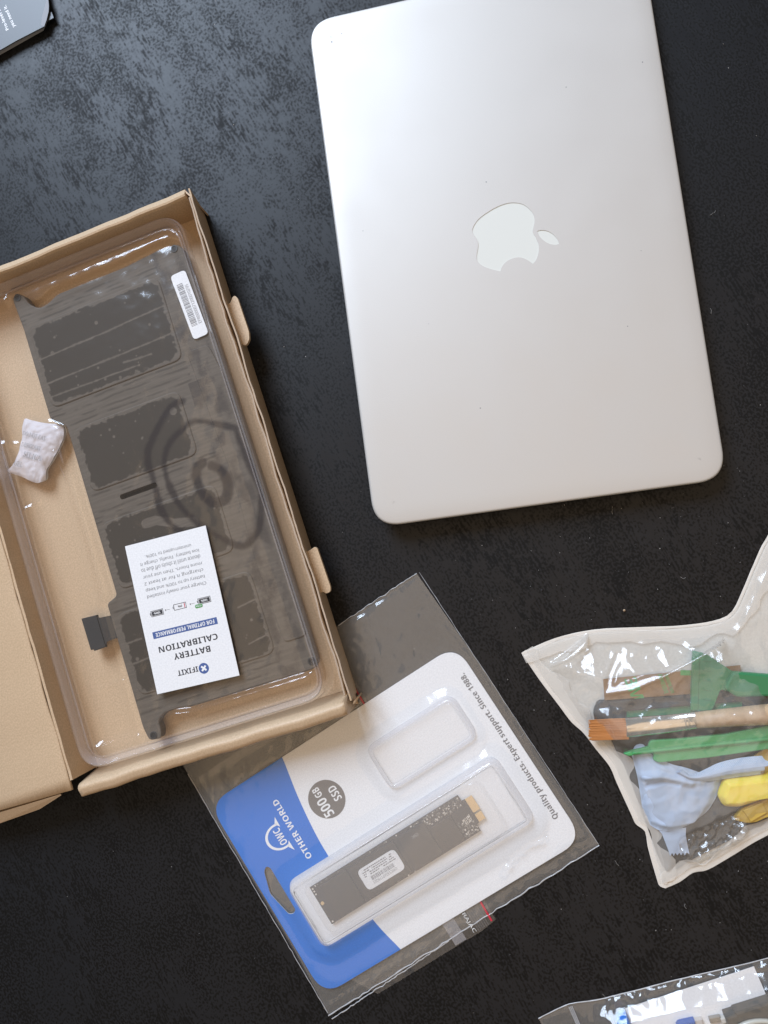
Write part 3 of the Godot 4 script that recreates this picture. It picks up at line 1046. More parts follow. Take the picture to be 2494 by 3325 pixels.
func drive() -> void:
	var t := thing("solid_state_drive", "long dark circuit board with gold contacts inside the card's blister", "solid-state drive", CARD_AT, CARD_TURN)
	var board := mat(Color(0.012, 0.014, 0.018), 0.45)
	slab("circuit_board", P([-60.4, 7.4, 42.2, 7.2, 42.3, 11.0, 44.4, 11.2, 44.4, 25.8, 42.4, 26.2, 42.4, 30.2, -60.4, 31.2]), 3.2, 4.0, board, t, 0.1)
	var gold := mat(Color(0.74, 0.57, 0.32), 0.35, 0.7)
	slab("contact_edge", box2(44.4, 11.2, 48.9, 19.9), 3.3, 4.0, gold, t, 0.1)
	slab("contact_edge", box2(44.4, 21.0, 48.7, 25.7), 3.3, 4.0, gold, t, 0.1)
	var chip := mat(Color(0.020, 0.019, 0.019), 0.4)
	for r in [[-54, 9.4, -36, 29.6], [-34, 9.4, -3.5, 29.6], [0, 9.2, 17.5, 29.4], [18.6, 14.2, 32.5, 28.6]]:
		slab("chip", box2(r[0], r[1], r[2], r[3]), 3.95, 4.9, chip, t, 0.2)
	slab("sticker", rounded(box2(-31, 13.2, -5.2, 25.9), 3, 4), 4.88, 5.0, M.paper, t)
	rng.seed = 9
	var bars := []
	var x := -25.5
	while x < -10.5:
		var w := rng.randf_range(0.2, 0.55)
		bars.append([x, 19.6, x + w, 22.0])
		x += w + rng.randf_range(0.2, 0.5)
	part("bar_code", strips(bars, 5.04), M.grey_ink, t)
	bars = []
	for row in 4:
		x = -28.6
		while x < -8.5:
			var w := rng.randf_range(0.5, 1.6)
			if rng.randf() < 0.85:
				bars.append([x, 14.5 + row * 1.2, x + w, 15.1 + row * 1.2])
			x += w + 0.35
	part("fine_print", strips(bars, 5.04), M.grey_ink, t)
	lettering(t, "OWCS3DAP116G03", Vector3(-17.8, 5.05, 23.3), 16, 1.7, PI, M.grey_ink, false)
	lettering(t, "OWC", Vector3(9.0, 4.95, 13.5), 4.4, 1.8, PI, mat(Color(0.3, 0.3, 0.3), 0.6), false)
	var st := begin()
	var sd := begin()
	for k in 210:
		var px := 0.0
		var pz := 0.0
		if k < 120:
			px = rng.randf_range(10, 41.5)
			pz = rng.randf_range(7.8, 13.4)
		elif k < 190:
			px = rng.randf_range(33.2, 42.0)
			pz = rng.randf_range(20, 29.6)
		else:
			px = rng.randf_range(-59, 17)
			pz = [8.2, 30.2][rng.randi() % 2]
		var sx := rng.randf_range(0.2, 0.45)
		var sz := rng.randf_range(0.2, 0.5)
		prism(sd if k % 3 else st, box2(px - sx, pz - sz, px + sx, pz + sz), 3.98, 4.3)
	for k in 6:
		prism(st, box2(36.6 + k * 0.95, 20.2 - k * 0.2, 37.0 + k * 0.95, 24.0 - k * 0.2), 3.98, 4.1)
	for q in [Vector2(41, 8.6), Vector2(41.2, 29.0), Vector2(-59.2, 8.9), Vector2(-59.2, 10.6), Vector2(-59.2, 12.4), Vector2(-59.0, 30.0)]:
		prism(st, box2(q.x - 0.45, q.y - 0.45, q.x + 0.45, q.y + 0.45), 3.98, 4.06)
	var a := part("solder_joints", st, mat(Color(0.75, 0.72, 0.66), 0.4, 0.3), t)
	a.set_meta("kind", "stuff")
	var b := part("components", sd, mat(Color(0.20, 0.18, 0.15), 0.5), t)
	b.set_meta("kind", "stuff")
	slab("mounting_dot", rounded(box2(-59.6, 17.5, -57.6, 19.5), 0.9, 4), 3.98, 4.1, gold, t)

func bag_height(q: Vector2, u: float, v: float) -> float:
	var card := sd_rect(q, Vector2.ZERO, Vector2(87.8, 63.2), 13)
	var pk := sd_rect(q, Vector2(0, 20), Vector2(72.4, 21.3), 7)
	var pk2 := sd_rect(q, Vector2(40.7, -27.7), Vector2(30.3, 14.5), 7)
	var y := 0.6 + 2.0 * smoothstep(7.0, -1.0, card) + 5.2 * smoothstep(11.0, -1.5, pk) + 3.2 * smoothstep(8.0, -1.0, pk2) * smoothstep(-1.0, 5.0, pk)
	var edge := minf(minf(u, 1.0 - u) * 183.0, minf(v, 1.0 - v) * 180.0)
	var loose := smoothstep(0.0, 6.0, card) * smoothstep(0.0, 5.0, edge)
	y += (0.8 * crease.get_noise_2d(q.x * 1.3, q.y * 1.3) + 0.25 * fine.get_noise_2d(q.x * 0.7, q.y * 0.7) + 0.9) * loose
	y += 0.20 * (crease.get_noise_2d(q.x * 0.8 + 300.0, q.y * 0.8) + 1.0) * smoothstep(2.0, -6.0, card)
	if q.y > 44.0 and q.x > 30.0:   # gathered folds over the lower right corner of the card
		var band := sd_line(q, P([40, 56.5, 50, 52.5, 60, 50.5, 71, 51.5])) - 1.6
		if band < 1.5:
			y = lerpf(y, facet(q * Vector2(0.6, 1.3), Vector2(-0.12, 0.62), y + 0.6), smoothstep(1.5, 0.0, band))
		y += 0.8 * smoothstep(2.0, 0.0, sd_line(q, P([66, 62, 78, 59, 90, 62])))
	if q.y > 66.0:
		y += 1.5 * smoothstep(1.6, 0.0, absf(q.y - 69.0 - 0.8 * fine.get_noise_2d(q.x * 1.5, 7.0))) * (0.3 + maxf(0.0, fine.get_noise_2d(q.x * 1.4, 80.0)) * 2.0)
	if q.y < -60.0 and q.x < 36.0:   # pinned under the box
		y = lerpf(y, 0.7, smoothstep(36.0, 20.0, q.x) * smoothstep(-66.0, -76.0, q.y))
	return maxf(y, 0.25)

func torn(a: Vector2, b: Vector2, amp: float, seed_: int, n := 60) -> PackedVector2Array:
	var out := PackedVector2Array()
	var s := (b - a).normalized()
	for k in n + 1:
		var f := float(k) / n
		out.append(a.lerp(b, f) + Vector2(-s.y, s.x) * amp * fine.get_noise_2d(k * 3.1 + seed_ * 50.0, seed_) * minf(1.0, 8.0 * minf(f, 1.0 - f)))
	return out

func seam(line: PackedVector2Array, w: float, y: float, seed_: int, m: Material, parent: Node3D, called := "heat_seal") -> void:   # a crinkled welded edge
	var st := begin(true)
	var prev := []
	for i in line.size():
		var d := (line[mini(i + 1, line.size() - 1)] - line[maxi(i - 1, 0)]).normalized()
		var n := Vector2(-d.y, d.x)
		var ww := w * (0.55 + 0.8 * absf(fine.get_noise_2d(i * 2.7, seed_ * 31.0)))
		var row := [up3(line[i] - n * ww, y), up3(line[i], y + 0.45 + 0.5 * fine.get_noise_2d(i * 4.0, seed_ * 7.0)), up3(line[i] + n * ww, y)]
		if i > 0:
			for k in 2:
				quad(st, prev[k], prev[k + 1], row[k + 1], row[k], Vector3.UP)
		prev = row
	part(called, st, m, parent)

func blister_bag() -> void:
	var t := thing("clear_poly_bag", "clear plastic bag wrapped round the blue and white card", "plastic bag", CARD_AT, CARD_TURN)
	var top := torn(Vector2(-90, -108.5), Vector2(91.6, -109.4), 0.8, 2)
	var right := P([91.6, -109.4, 93.4, -40, 92.6, 20, 93.3, 70.6])
	var bottom := torn(Vector2(-92.2, 74.4), Vector2(93.3, 70.6), 0.9, 4)
	var left := P([-90, -108.5, -90.4, -60, -89.4, -10, -89.6, 36, -92.2, 74.4])
	part("upper_film", sheet(top, right, bottom, left, 190, 186, bag_height), M.film_bag, t)
	part("lower_film", sheet(top, right, bottom, left, 12, 12, func(_q: Vector2, _u: float, _v: float) -> float: return 0.15), M.film_under, t)
	seam(bottom, 0.45, 0.7, 3, M.film_frost, t)
	seam(torn(Vector2(-91.5, 77.0), Vector2(-8, 73.2), 0.7, 9), 0.4, 0.4, 5, M.film_frost, t)
	seam(torn(Vector2(36, -109.2), Vector2(91.6, -109.4), 0.8, 2, 30), 0.3, 0.6, 6, M.film_frost, t)
	seam(torn(Vector2(93.2, -109), Vector2(93.2, 70), 0.3, 12), 0.22, 0.4, 8, M.film_frost, t)
	seam(torn(Vector2(-90.2, -85), Vector2(-91.8, 73), 0.4, 14), 0.25, 0.4, 10, M.film_frost, t)

const BAG_AT := Vector3(150, 0, 120)

func tools() -> void:
	var green := mat(Color(0.035, 0.21, 0.085), 0.35)
	green.backlight_enabled = true
	green.backlight = Color(0.1, 0.25, 0.12)
	var green2 := mat(Color(0.075, 0.36, 0.125), 0.38)
	var g := "plastic opening tools inside the tool bag"
	# brush
	var b := thing("brush", "flat paint brush with orange bristles and wooden handle in the bag", "brush", BAG_AT)
	var st := begin()
	rng.seed = 41
	for k in 130:
		var z := lerpf(-22.2, -11.4, k / 129.0)
		var h := rng.randf_range(7.4, 8.2)
		var tip := Vector3(-100.4 + rng.randf_range(-0.9, 0.9), h - 0.6, lerpf(-20.4, -9.8, k / 129.0) + rng.randf_range(-0.4, 0.4))
		tube(st, PackedVector3Array([Vector3(-80, h, z), Vector3(-90, h, z + 0.7), tip]), [0.42, 0.42, 0.2], 5)
	var br := part("bristles", st, mat(Color(0.50, 0.21, 0.065), 0.5), b)
	br.set_meta("kind", "stuff")
	st = begin(true)
	tube(st, PackedVector3Array([Vector3(-81.4, 7.2, -17.3), Vector3(-81.2, 7.2, -17.3), Vector3(-60, 7.6, -20.1), Vector3(-45, 7.8, -22.6), Vector3(-44.7, 7.8, -22.7)]), [5.2, 5.5, 4.9, 4.4, 4.1], 24, 0.55)
	var steel := mat(Color(0.78, 0.76, 0.72), 0.2, 0.95)
	var ferrule := part("ferrule", st, steel, b)
	for x in [-51.2, -49.6]:
		st = begin(true)
		var c := Vector3(x, 7.75, -21.5 - (x + 51.0) * 0.16)
		tube(st, PackedVector3Array([c, c + Vector3(0.35, 0, -0.06), c + Vector3(0.7, 0, -0.12)]), [4.5, 4.95, 4.5], 24, 0.58)
		part("crimp_ring", st, steel, ferrule)
	st = begin(true)
	tube(st, PackedVector3Array([Vector3(-45.5, 7.8, -22.6), Vector3(-30, 7.9, -24.6), Vector3(-9, 8.0, -27.0), Vector3(26, 7.5, -30.6), Vector3(54, 7, -33.6)]), [4.2, 4.7, 5.4, 4.6, 3.4], 20)
	part("handle", st, grained(mat(Color(0.60, 0.43, 0.27), 0.5), noise_tex(0.03, Color(0.86, 0.82, 0.77), Color(1, 1, 1), 51, 256), 18.0), b)
	# broad green scraper
	var s := thing("green_scraper", "broad dark green plastic scraper with flared blade, above the brush", "scraper", BAG_AT, 0.0, g)
	slab("blade", rounded(P([-47.4, -26.6, -45.6, -59.4, -38.8, -57.8, -25.4, -48.6, -22.0, -48.0, -22.4, -35.8, -31.6, -39.0, -36, -27.6]), 1.6, 4), 3.2, 5.4, green, s, 0.4)
	slab("blade_edge", P([-47.2, -27.5, -45.5, -58.6, -42.2, -58.4, -43.6, -27.6]), 5.3, 5.9, green, s, 0.2)
	for k in 5:
		slab("mould_mark", P([-40.6, -55 + k * 5.2, -36.5, -54.4 + k * 5.2, -36.6, -53.5 + k * 5.2, -40.7, -54.1 + k * 5.2]), 5.35, 5.7, green, s, 0.1)
	slab("grip", rounded(P([-26, -49, -8, -47.8, 60, -46, 60, -34, -8.4, -36.4, -24, -35.4, -30.6, -39.6]), 2, 4), 4.0, 8.0, green, s, 1.2)
	# green spudger
	var p := thing("green_spudger", "bright green plastic spudger with pointed tip, below the brush", "spudger", BAG_AT, 0.0, g)
	slab("shaft", rounded(P([-70.0, -7.6, -68.6, -10.8, -53.7, -12.2, -29.9, -15.6, -9.6, -20.8, 50, -33, 50, -18, -9.8, -8.4, -38, -3.0, -64.3, 0.9, -67.6, -0.4, -66.8, -2.9]), 1.2, 4), 5.0, 7.4, green2, p, 0.5)
	slab("rib", P([-78.4, -5.0, -66, -6.6, -10, -15.0, 48, -26.5, 48, -24.6, -10, -13.2, -66, -4.9, -78.4, -3.2]), 6.6, 9.2, green2, p, 0.7)
	slab("hook_tip", P([-82.6, -3.2, -78.9, -4.9, -69.5, -7.6, -68, -4, -78.8, -2.4, -80.4, -2.2]), 5.6, 8.0, green2, p, 0.4)
	var f := thing("green_pry_bar", "dull green flat plastic bar half hidden behind the brush ferrule", "pry bar", BAG_AT, 0.0, g)
	slab("bar", rounded(P([-80.2, -26.6, -46.2, -30.6, -20, -33, -20, -20, -80, -12]), 1, 3), 1.8, 2.5, green, f, 0.2)
	# tape sheet with green print
	var tp := thing("tape_sheet", "brown adhesive sheet with green print behind the scraper", "adhesive sheet", BAG_AT)
	slab("sheet", P([-92.4, -42.2, -20.4, -51.6, -21.2, -42, -45.6, -35.4, -91.8, -30.6]), 1.6, 2.1, grained(mat(Color(0.33, 0.19, 0.09), 0.6), M.kraft.albedo_texture, 30.0), tp)
	lettering(tp, "3M", Vector3(-76, 2.15, -37.4), 13, 6.5, 1.2, M.green_ink)
	lettering(tp, "ADHESIVE", Vector3(-60.6, 2.15, -40.6), 11, 2.2, 1.25, M.green_ink)
	lettering(tp, "TRANSFER TAPE", Vector3(-57.4, 2.15, -40.8), 11, 1.8, 1.25, M.green_ink)
	part("print_block", strips([[-51.5, -48.2, -46.2, -45.4]], 2.15), M.green_ink, tp)
	# dark things underneath
	var dk := thing("dark_pouch", "dark brown sheet lying underneath the brush and the blue cloth", "sheet", BAG_AT)
	slab("sheet", curve_closed(P([-92, -31, -60, -34.5, -20, -38, 44, -48, 46, 2, 10, 24, -12, 34, -44, 52, -56, 60, -62, 58, -71, 34, -80, 8, -88, -8]), 3), 0.9, 1.4, mat(Color(0.045, 0.040, 0.035), 0.5), dk)
	var bs := thing("black_spudger", "round-ended black nylon tool sticking out behind the brush bristles", "spudger", BAG_AT, 0.0, g)
	slab("tip", rounded(P([-98.2, -24.5, -95.6, -31, -89.6, -30.6, -86.4, -22, -88, -14, -96.6, -16.5]), 2.4, 5), 1.6, 4.4, mat(Color(0.018, 0.016, 0.016), 0.45), bs, 0.8)
	slab("shaft", P([-90, -30.2, -45, -35.6, 20, -43, 20, -37, -45, -29.8, -88, -24.4]), 1.9, 4.2, mat(Color(0.03, 0.027, 0.025), 0.45), bs, 0.5)
	cloth()
	# yellow tools
	var yel := mat(Color(0.92, 0.70, 0.07), 0.4)
	yel.subsurf_scatter_enabled = true
	yel.subsurf_scatter_strength = 0.15
	var y1 := thing("yellow_wedge", "thick yellow plastic wedge tool beside the blue cloth", "wedge tool", BAG_AT, 0.0, g)
	st = begin()
	rings(st, rounded(P([-34, 17.6, -30.8, 8.6, -9.7, 4.9, 25, -1, 40, 3, 40, 9, 18, 12.6, -9.9, 17.2, -12.7, 19.3, -23.1, 23.2, -31.1, 23.3]), 2.0, 3), [[0.0, 3.2], [0.3, 5.2], [1.7, 7.5], [2.5, 8.3], [3.4, 8.7]])
	part("wedge", st, yel, y1)
	var y2 := thing("yellow_lever", "translucent yellow lever lying lowest in the tool bag", "lever tool", BAG_AT, 0.0, g)
	var pale := mat(Color(0.62, 0.43, 0.09), 0.4)
	slab("lever", rounded(P([-25.8, 30.2, -21.4, 24.0, -12, 19.6, 24, 6, 26, 20, -9.4, 28.2, -14.7, 31, -19.5, 31.7]), 1.4, 4), 1.6, 4.6, pale, y2, 0.6)
	slab("foot_block", P([-21.5, 24.6, -11.6, 19.8, -9.2, 25.2, -17.6, 30.6]), 4.5, 5.8, pale, y2, 0.4)
	var y3 := thing("yellow_card_tool", "flat yellow plastic card showing above the cloth's upper edge", "card tool", BAG_AT, 0.0, g)
	slab("card", P([-14.6, -3.8, -9.2, -7.4, 20, -12, 22, 2, -12, 6]), 1.6, 2.6, pale, y3, 0.3)

func cloth() -> void:
	var t := thing("microfibre_cloth", "folded light blue microfibre cloth with pinked edges", "cloth", BAG_AT)
	var m := mat(Color(0.49, 0.575, 0.72), 0.9)
	m.rim_enabled = true
	m.rim = 0.5
	m.normal_enabled = true
	# a fine diagonal twill
	var im := Image.create(64, 64, false, Image.FORMAT_L8)
	for j in 64:
		for i in 64:
			var v := 0.5 + 0.5 * sin(TAU * (i + j) / 16.0)
			im.set_pixel(i, j, Color(v, v, v))
	im.bump_map_to_normal_map(3.0)
	m.normal_texture = ImageTexture.create_from_image(im)
	m.normal_scale = 0.9
	m.uv1_scale = Vector3(100.0 / 3.6, 100.0 / 3.6, 1)
	var folds := func(q: Vector2, u: float, v: float) -> float:
		var y := 4.6 + 1.5 * sin(PI * clampf(u, 0.0, 1.0)) + 1.3 * fine.get_noise_2d(q.x * 0.35, q.y * 0.35) + 0.7 * crease.get_noise_2d(q.x * 1.4 + 20.0, q.y * 1.4)
		y += 2.4 * smoothstep(5.5, 0.0, sd_line(q, P([-66, -3, -58, 2, -50, 6.4, -44, 8.6])))
		y -= 1.6 * smoothstep(2.6, 0.0, sd_line(q, P([-62, 1, -54, 6.0, -47, 8.8, -38, 9.2])))
		y += 2.4 * smoothstep(3.2, 0.0, sd_line(q, P([-73, 9, -64, 8, -56, 9.5, -48, 11.5])))
		y -= 1.8 * smoothstep(2.0, 0.0, sd_line(q, P([-70, 14, -62, 11, -54, 12])))
		y *= 1.0
		return y - 2.5 * smoothstep(0.12, 0.0, minf(minf(u, 1.0 - u), minf(v, 1.0 - v)))
	var top := curve_open(P([-77.6, -1.0, -76.2, -6.2, -71.9, -7.6, -68, -3.0, -60, 1.0, -50, 3.5, -40, 7, -31, 9]), 4)
	var right := curve_open(P([-31, 9, -31.6, 13, -34.7, 20.9, -39.3, 27.9, -45.9, 33]), 4)
	var bottom := curve_open(P([-68.4, 36.2, -63.1, 38.3, -54.5, 37.2, -45.9, 33]), 4)
	var left := curve_open(P([-77.6, -1.0, -74.8, 10.6, -73.4, 20, -72.2, 27.5, -68.4, 36.2]), 4)
	part("folded_body", sheet(top, right, bottom, left, 60, 60, folds), m, t)
	# the rolled arm that reaches to the right, with its notched end
	var arm_fn := func(q: Vector2, u: float, v: float) -> float:
		return 5.2 + 3.6 * sin(PI * clampf(v * 0.92 + 0.06, 0.0, 1.0)) + 0.3 * fine.get_noise_2d(q.x * 0.6, q.y * 0.6)
	var end := P([-11.6, -4.7, -10.6, -2.9, -9.0, -2.6, -9.2, -0.4, -11.3, 0.2, -10.9, 2.4, -12.9, 3.0, -12.2, 5.2])
	part("rolled_arm", sheet(curve_open(P([-52, 3.8, -46.9, 6.6, -40, 3.4, -32.4, -0.4, -22, -3.2, -11.6, -4.7]), 4), end, curve_open(P([-56, 6.2, -48, 9.8, -40, 10.2, -30.6, 8.6, -20, 6.6, -12.2, 5.2]), 4), P([-52, 3.8, -56, 6.2]), 60, 18, arm_fn), m, t)
	var pinked := P([-58.9, 49.6])
	for k in 5:
		pinked.append_array(P([-58.2 + k * 1.9, 52.2 - 0.2 * k, -57.2 + k * 1.9, 50.2 - 0.2 * k]))
	pinked.append_array(P([-48.3, 50.4]))
	part("loose_corner", sheet(P([-66, 36.5, -50, 36]), P([-50, 36, -50.2, 40, -48.3, 50.4]), pinked, P([-66, 36.5, -62.5, 40, -58.9, 49.6]), 24, 20, func(q: Vector2, _u: float, v: float) -> float: return 3.6 - 1.0 * v + 0.5 * fine.get_noise_2d(q.x * 0.7, q.y * 0.7)), m, t)

func facet(q: Vector2, lean: Vector2, y0: float) -> float:   # crumpled film: small flat facets that each lean their own way
	var best := 1e9
	var y := y0
	var cell := (q / 3.4).floor()
	for j in range(-1, 2):
		for i in range(-1, 2):
			var c := cell + Vector2(i, j)
			var h1 := fposmod(sin(c.x * 127.1 + c.y * 311.7) * 43758.5, 1.0)
			var h2 := fposmod(sin(c.x * 269.5 + c.y * 183.3) * 24634.6, 1.0)
			var h3 := fposmod(sin(c.x * 113.5 + c.y * 71.9) * 9631.1, 1.0)
			var p := (c + Vector2(h1, h2)) * 3.4
			var d := p.distance_squared_to(q)
			if d < best:
				best = d
				var g := lean * lerpf(0.7, 1.25, h2) + Vector2(h1 - 0.5, h3 - 0.5) * 0.34
				y = y0 + 0.3 * (h3 - 0.5) + g.dot(q - p)
	return y

func tool_sides() -> Array:
	var top := curve_open(P([-136.9, -55.4, -118.3, -64, -97.1, -69.2, -72, -71, -51.4, -72.2, -34, -75, -24.5, -79.6, -18.8, -90.8, -12.1, -106.9, -5.6, -120.4, 12, -146, 50, -165]), 4)
	var left := curve_open(P([-136.9, -55.4, -127.1, -40.8, -116.1, -26.2, -109.6, -17.6, -103.3, -12, -96.5, -3.2, -89.2, 6, -85.5, 14.8, -78.2, 31.1, -75.6, 36.6, -70.8, 40.4, -69.3, 49.3, -65.1, 64.9, -63.6, 69, -60.5, 70.2]), 4)
	var bottom := curve_open(P([-60.5, 70.2, -53.1, 66.4, -46, 61, -38.5, 58.9, -25.2, 50.3, -8.3, 39.2, 30, 20, 70, 4]), 4)
	var right := P([50, -165, 64, -80, 70, 4])
	return [top, right, bottom, left]

func tool_film(q: Vector2, u: float, v: float) -> float:
	var edge := minf(minf(u, 0.55 - minf(u, 0.5)) * 190.0, minf(v, 1.0 - v) * 120.0)
	var y := 0.9 + 9.6 * smoothstep(3.5, 26.0, edge)
	var brush_d := sd_line(q, P([-99, -15.5, -45, -22.8, 60, -34]))
	y = maxf(y, (14.2 - brush_d * 0.32) * smoothstep(2.0, 18.0, edge))
	var loose := smoothstep(3.0, 12.0, edge)
	y += loose * (1.7 * crease.get_noise_2d(q.x * 1.1 + 50.0, q.y * 1.1) + 0.5 * fine.get_noise_2d(q.x * 0.9, q.y * 0.9))
	# creased facets of the stretched film
	if q.x < -28.0 and q.y < -30.0:
		for f in [[P([-121, -49, -112, -55.5, -103.5, -63, -100.6, -66.5, -101.6, -61.5, -106, -56.4, -113, -52]), 6.6, 0.8], [P([-93, -35.2, -90.6, -46, -85, -57.6, -82, -56.6, -87, -46.5, -89, -39.5, -78, -43.5, -66.5, -48.2, -63.6, -47.6, -46.4, -58.0, -30.2, -66.2, -46, -55.8, -63.5, -45.6, -78, -38.4]), 11.5, 0.7]]:
			var inside := smoothstep(f[2], -0.3, sd_poly(q, f[0]))
			if inside > 0.0:
				var o: Vector2 = f[0][0]
				y = lerpf(y, f[1] + 0.358 * (q.x - o.x) + 0.514 * (q.y - o.y) + 0.12 * fine.get_noise_2d(q.x * 2.0, q.y * 2.0), inside)
	var crumpled := sd_rect((q - Vector2(-37, 40)).rotated(0.52), Vector2.ZERO, Vector2(17.5, 6.5), 5)
	if crumpled < 3.0:
		y = lerpf(y, facet(q, Vector2(0.37, 0.55), 5.0), smoothstep(3.0, 0.0, crumpled))
	return maxf(y, 0.95)

func tool_bag() -> void:
	var t := thing("tool_bag", "clear-fronted plastic pouch with cream sealed edges, full of repair tools", "tool bag", BAG_AT)
	var s := tool_sides()
	var back := grained(mat(Color(0.66, 0.63, 0.57), 0.45), M.paper.albedo_texture, 20.0)
	part("back_sheet", sheet(s[0], s[1], s[2], s[3], 60, 50, func(q: Vector2, _u: float, _v: float) -> float: return 0.4 + 0.1 * fine.get_noise_2d(q.x, q.y)), back, t)
	part("front_film", sheet(s[0], s[1], s[2], s[3], 210, 150, tool_film), M.film_front, t)
	# welded cream margins
	var cream := mat(Color(0.74, 0.70, 0.64), 0.4)
	var left: PackedVector2Array = s[3]
	var lower: PackedVector2Array = s[2]
	var upper: PackedVector2Array = s[0]
	margin("sealed_edge", left, 0.0, 3.0, cream, t, 1.0, 0.5)
	margin("sealed_edge", lower, 0.0, 3.8, cream, t, 1.0, 0.5)
	margin("sealed_edge", upper, 0.0, 1.8, cream, t, -1.0, 0.5)
	margin("milky_band", left, 2.6, 10.0, M.film_milk, t, 1.0, 1.6)
	margin("milky_band", lower, 3.4, 7.0, M.film_milk, t, 1.0, 1.6)
	margin("milky_band", upper, 1.6, 9.0, M.film_milk, t, -1.0, 1.6)

func margin(called: String, line: PackedVector2Array, w0: float, w: float, m: Material, t: Node3D, side: float, y0: float) -> void:
	var st := begin(true)
	var prev := []
	for i in line.size():
		var d := (line[mini(i + 1, line.size() - 1)] - line[maxi(i - 1, 0)]).normalized()
		var n := Vector2(d.y, -d.x) * side
		var f := fine.get_noise_2d(i * 1.3, w * 10.0)
		var row := []
		for k in 4:
			var x := lerpf(w0, w * (1.0 + 0.7 * f), k / 3.0)
			row.append(up3(line[i] + n * x, y0 + [0.0, 0.18, 0.25, 0.2][k] * y0 + 0.25 * f + 0.3 * fine.get_noise_2d(line[i].x * 0.8, line[i].y * 0.8 + k * 3.0)))
		if i > 0:
			for k in 3:
				quad(st, prev[k], prev[k + 1], row[k + 1], row[k], Vector3.UP)
		prev = row
	part(called, st, m, t)

const CABLE_AT := Vector3(120, 0, 260)

func cables() -> void:
	var blue := mat(Color(0.03, 0.17, 0.60), 0.35)
	var p := thing("paper_slip", "blank white paper slip inside the zip bag of cables", "paper", CABLE_AT)
	slab("slip", P([-52.6, -4.4, 14, -32.3, 32, 12, -34, 40]), 1.4, 1.7, M.paper, p)
	var b := thing("blue_plug", "rounded bright blue plug at the left end of the paper slip", "plug", CABLE_AT)
	slab("plug_body", rounded(P([-50.6, 4.5, -57, 4.6, -57.6, -0.7, -55.8, -3.4, -52.6, -4.2, -49.6, 3]), 1.6, 5), 2.0, 8.0, blue, b, 1.2)
	slab("plug_tail", rounded(P([-57, 4.4, -50.6, 4.3, -46, 22, -52, 24]), 1.0, 4), 2.4, 7.2, blue, b, 0.8)
	var c := thing("blue_connector", "small dark blue connector on the white paper slip", "connector", CABLE_AT)
	slab("shell", P([-26.4, 0.6, -25.5, -1.0, -23.4, -1.8, -17.4, -3.6, -15, 6, -24, 9]), 1.8, 6.2, mat(Color(0.05, 0.12, 0.36), 0.4), c, 0.4)
	slab("collar", P([-17.6, -3.0, -13.4, -4.0, -11.6, 4, -15.2, 5]), 1.8, 4.6, mat(Color(0.55, 0.5, 0.46), 0.4), c, 0.3)
	var k := thing("black_adapter", "black adapter plug with pale pins and a grey cable loop", "adapter", CABLE_AT)
	var rubber := mat(Color(0.075, 0.070, 0.062), 0.4)
	slab("housing", P([-2.7, -8.6, 2.0, -10.6, 2.2, -11.4, 19.7, -18.6, 40, -27, 46, -14, 22, -4, 0.4, 3.4]), 1.9, 9.0, rubber, k, 1.2)
	slab("pin", P([-9.8, -4.6, -4, -6.2, -3.4, -3.8, -9.2, -2.2]), 2.0, 4.4, mat(Color(0.35, 0.33, 0.30), 0.3, 0.6), k, 0.3)
	slab("pin", P([-4.2, -5.4, 0.8, -7.2, 1.4, -4.8, -3.4, -3.0]), 2.4, 5.4, mat(Color(0.6, 0.56, 0.5), 0.4), k, 0.3)
	var st := begin(true)
	var path := PackedVector3Array()
	for i in 30:
		var a := deg_to_rad(-170.0 + i * 8.0)
		path.append(Vector3(17.0 + cos(a) * 20.0, 9.8, 7.0 + sin(a) * 16.0))
	var radii := []
	radii.resize(30)
	radii.fill(1.3)
	tube(st, path, radii, 12)
	part("cable_loop", st, mat(Color(0.48, 0.46, 0.40), 0.3), k)

func cable_film(q: Vector2, u: float, v: float) -> float:
	var edge := minf(u, v) * 100.0
	var y := 0.8 + 9.5 * smoothstep(1.0, 26.0, edge) * smoothstep(0.08, 0.28, u)
	y += smoothstep(0.4, 5.0, edge) * (1.0 * crease.get_noise_2d(q.x * 1.2 + 9.0, q.y * 1.2) + 0.3 * fine.get_noise_2d(q.x * 1.0, q.y * 1.0)) * (1.0 if q.x < -52.0 else lerpf(1.0, 0.35, smoothstep(8.0, 16.0, edge)))
	if q.x > -62.0:
		y += 1.3 * smoothstep(0.3, 2.0, edge) * smoothstep(10.0, 4.0, edge) * (0.6 + crease.get_noise_2d(q.x * 2.6, q.y * 2.6 + 77.0))
	return maxf(y, 0.7)

func cable_bag() -> void:
	var t := thing("cable_zip_bag", "clear zip bag of cables in the lower right corner", "zip bag", CABLE_AT)
	var top := curve_open(P([-98.8, 5.6, -92.7, 1.9, -82.1, -3.8, -71.6, -6.2, -64.2, -8.2, -56.8, -10.8, -44.3, -14.9, -29.7, -20.1, -11.6, -26, 4.1, -31, 21, -36.7, 44, -46]), 4)
	var left := P([-98.8, 5.6, -92, 18, -74, 52])
	var right := P([44, -46, 64, -2])
	var bottom := P([-74, 52, 64, -2])
	part("upper_film", sheet(top, right, bottom, left, 150, 60, cable_film), M.film_bag, t)
	part("lower_film", sheet(top, right, bottom, left, 12, 8, func(_q: Vector2, _u: float, _v: float) -> float: return 0.2), M.film_under, t)
	seam(top, 0.32, 0.8, 15, M.film_frost, t)
	var st := begin()
	for k in 3:
		quad(st, Vector3(-82.6 + k * 0.8, 1.6, -2.6 - k * 0.3), Vector3(-82.2 + k * 0.8, 1.9, -2.8 - k * 0.3), Vector3(-76.2 + k * 0.8, 2.6, 10), Vector3(-76.8 + k * 0.8, 2.3, 10), Vector3.UP)
	part("zip_track", st, M.film_frost, t)

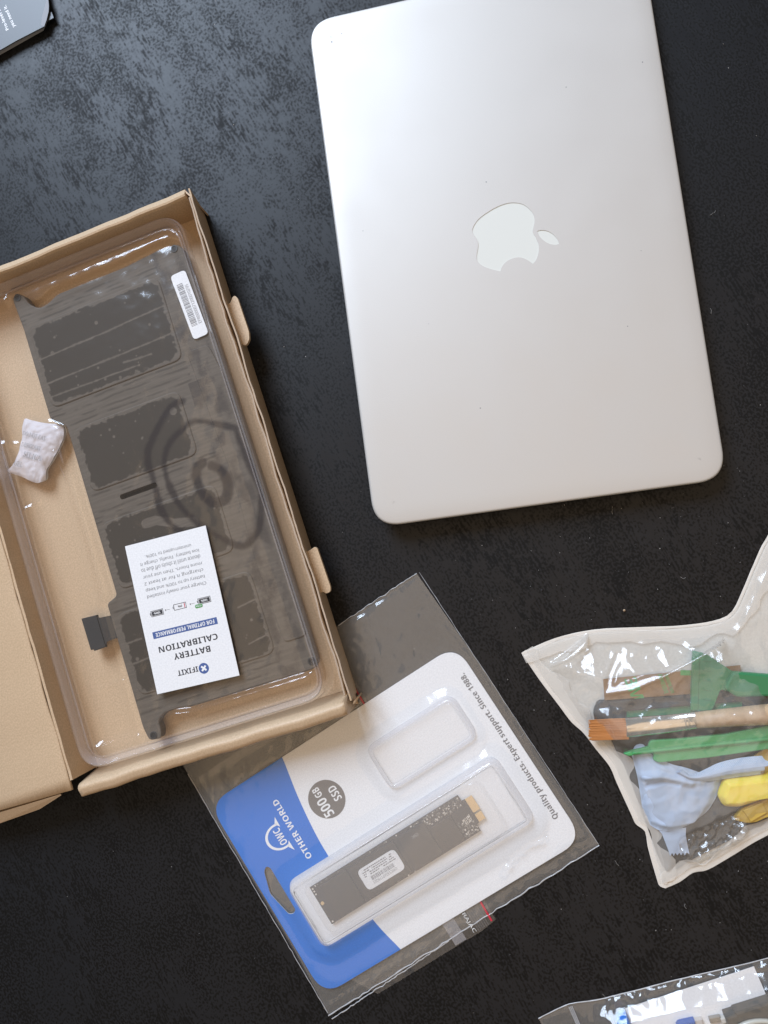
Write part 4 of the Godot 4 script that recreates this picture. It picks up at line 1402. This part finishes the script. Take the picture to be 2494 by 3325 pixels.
func dust() -> void:
	rng.seed = 99
	var st := begin()
	for k in 620:
		var q := Vector2(rng.randf_range(-320, 155), rng.randf_range(-350, 300))
		if k > 300:
			q = Vector2(rng.randfn(70.0, 70.0), rng.randfn(60.0, 120.0))
		var r := 0.07 + 0.22 * pow(rng.randf(), 3.0)
		var a := rng.randf() * TAU
		var h := r * rng.randf_range(0.6, 1.4)
		var p := []
		for i in 4:
			p.append(Vector3(q.x + cos(a + i * PI / 2) * r * rng.randf_range(0.6, 1.3), 0.01, q.y + sin(a + i * PI / 2) * r * rng.randf_range(0.6, 1.3)))
		for i in 4:
			tri(st, p[i], p[(i + 1) % 4], Vector3(q.x, h, q.y), Vector3.UP)
	# a few fibres
	for k in 34:
		var q := Vector2(rng.randf_range(-60, 150), rng.randf_range(-340, 290))
		var a := rng.randf() * TAU
		var path := PackedVector3Array()
		for i in 6:
			path.append(Vector3(q.x, 0.08, q.y))
			a += rng.randf_range(-0.5, 0.5)
			q += Vector2.from_angle(a) * rng.randf_range(0.4, 1.0)
		tube(st, path, [0.045, 0.045, 0.045, 0.045, 0.045, 0.045], 4)
	var o := part("dust", st, mat(Color(0.55, 0.53, 0.50), 0.8), self)
	o.set_meta("kind", "stuff")
	o.set_meta("label", "pale dust specks and fibres scattered over the black table")
	o.set_meta("category", "dust")
	for d in [[69.5, 39.9, 0.75, "tan crumb on the table between laptop and tool bag"], [24.7, 29.2, 0.6, "dark crumb on the table below the laptop's lower edge"]]:
		var c := SphereMesh.new()
		c.radius = d[2] * MM
		c.height = d[2] * 1.3 * MM
		c.radial_segments = 7
		c.rings = 4
		var m := MeshInstance3D.new()
		m.name = numbered("crumb")
		m.mesh = c
		m.material_override = mat(Color(0.45, 0.33, 0.22) if d[0] > 50.0 else Color(0.03, 0.03, 0.035), 0.8)
		m.position = Vector3(d[0], d[2] * 0.6, d[1]) * MM
		m.rotation = Vector3(0.4, 1.1, 0.3)
		add_child(m, true)
		m.set_meta("label", d[3])
		m.set_meta("category", "crumb")
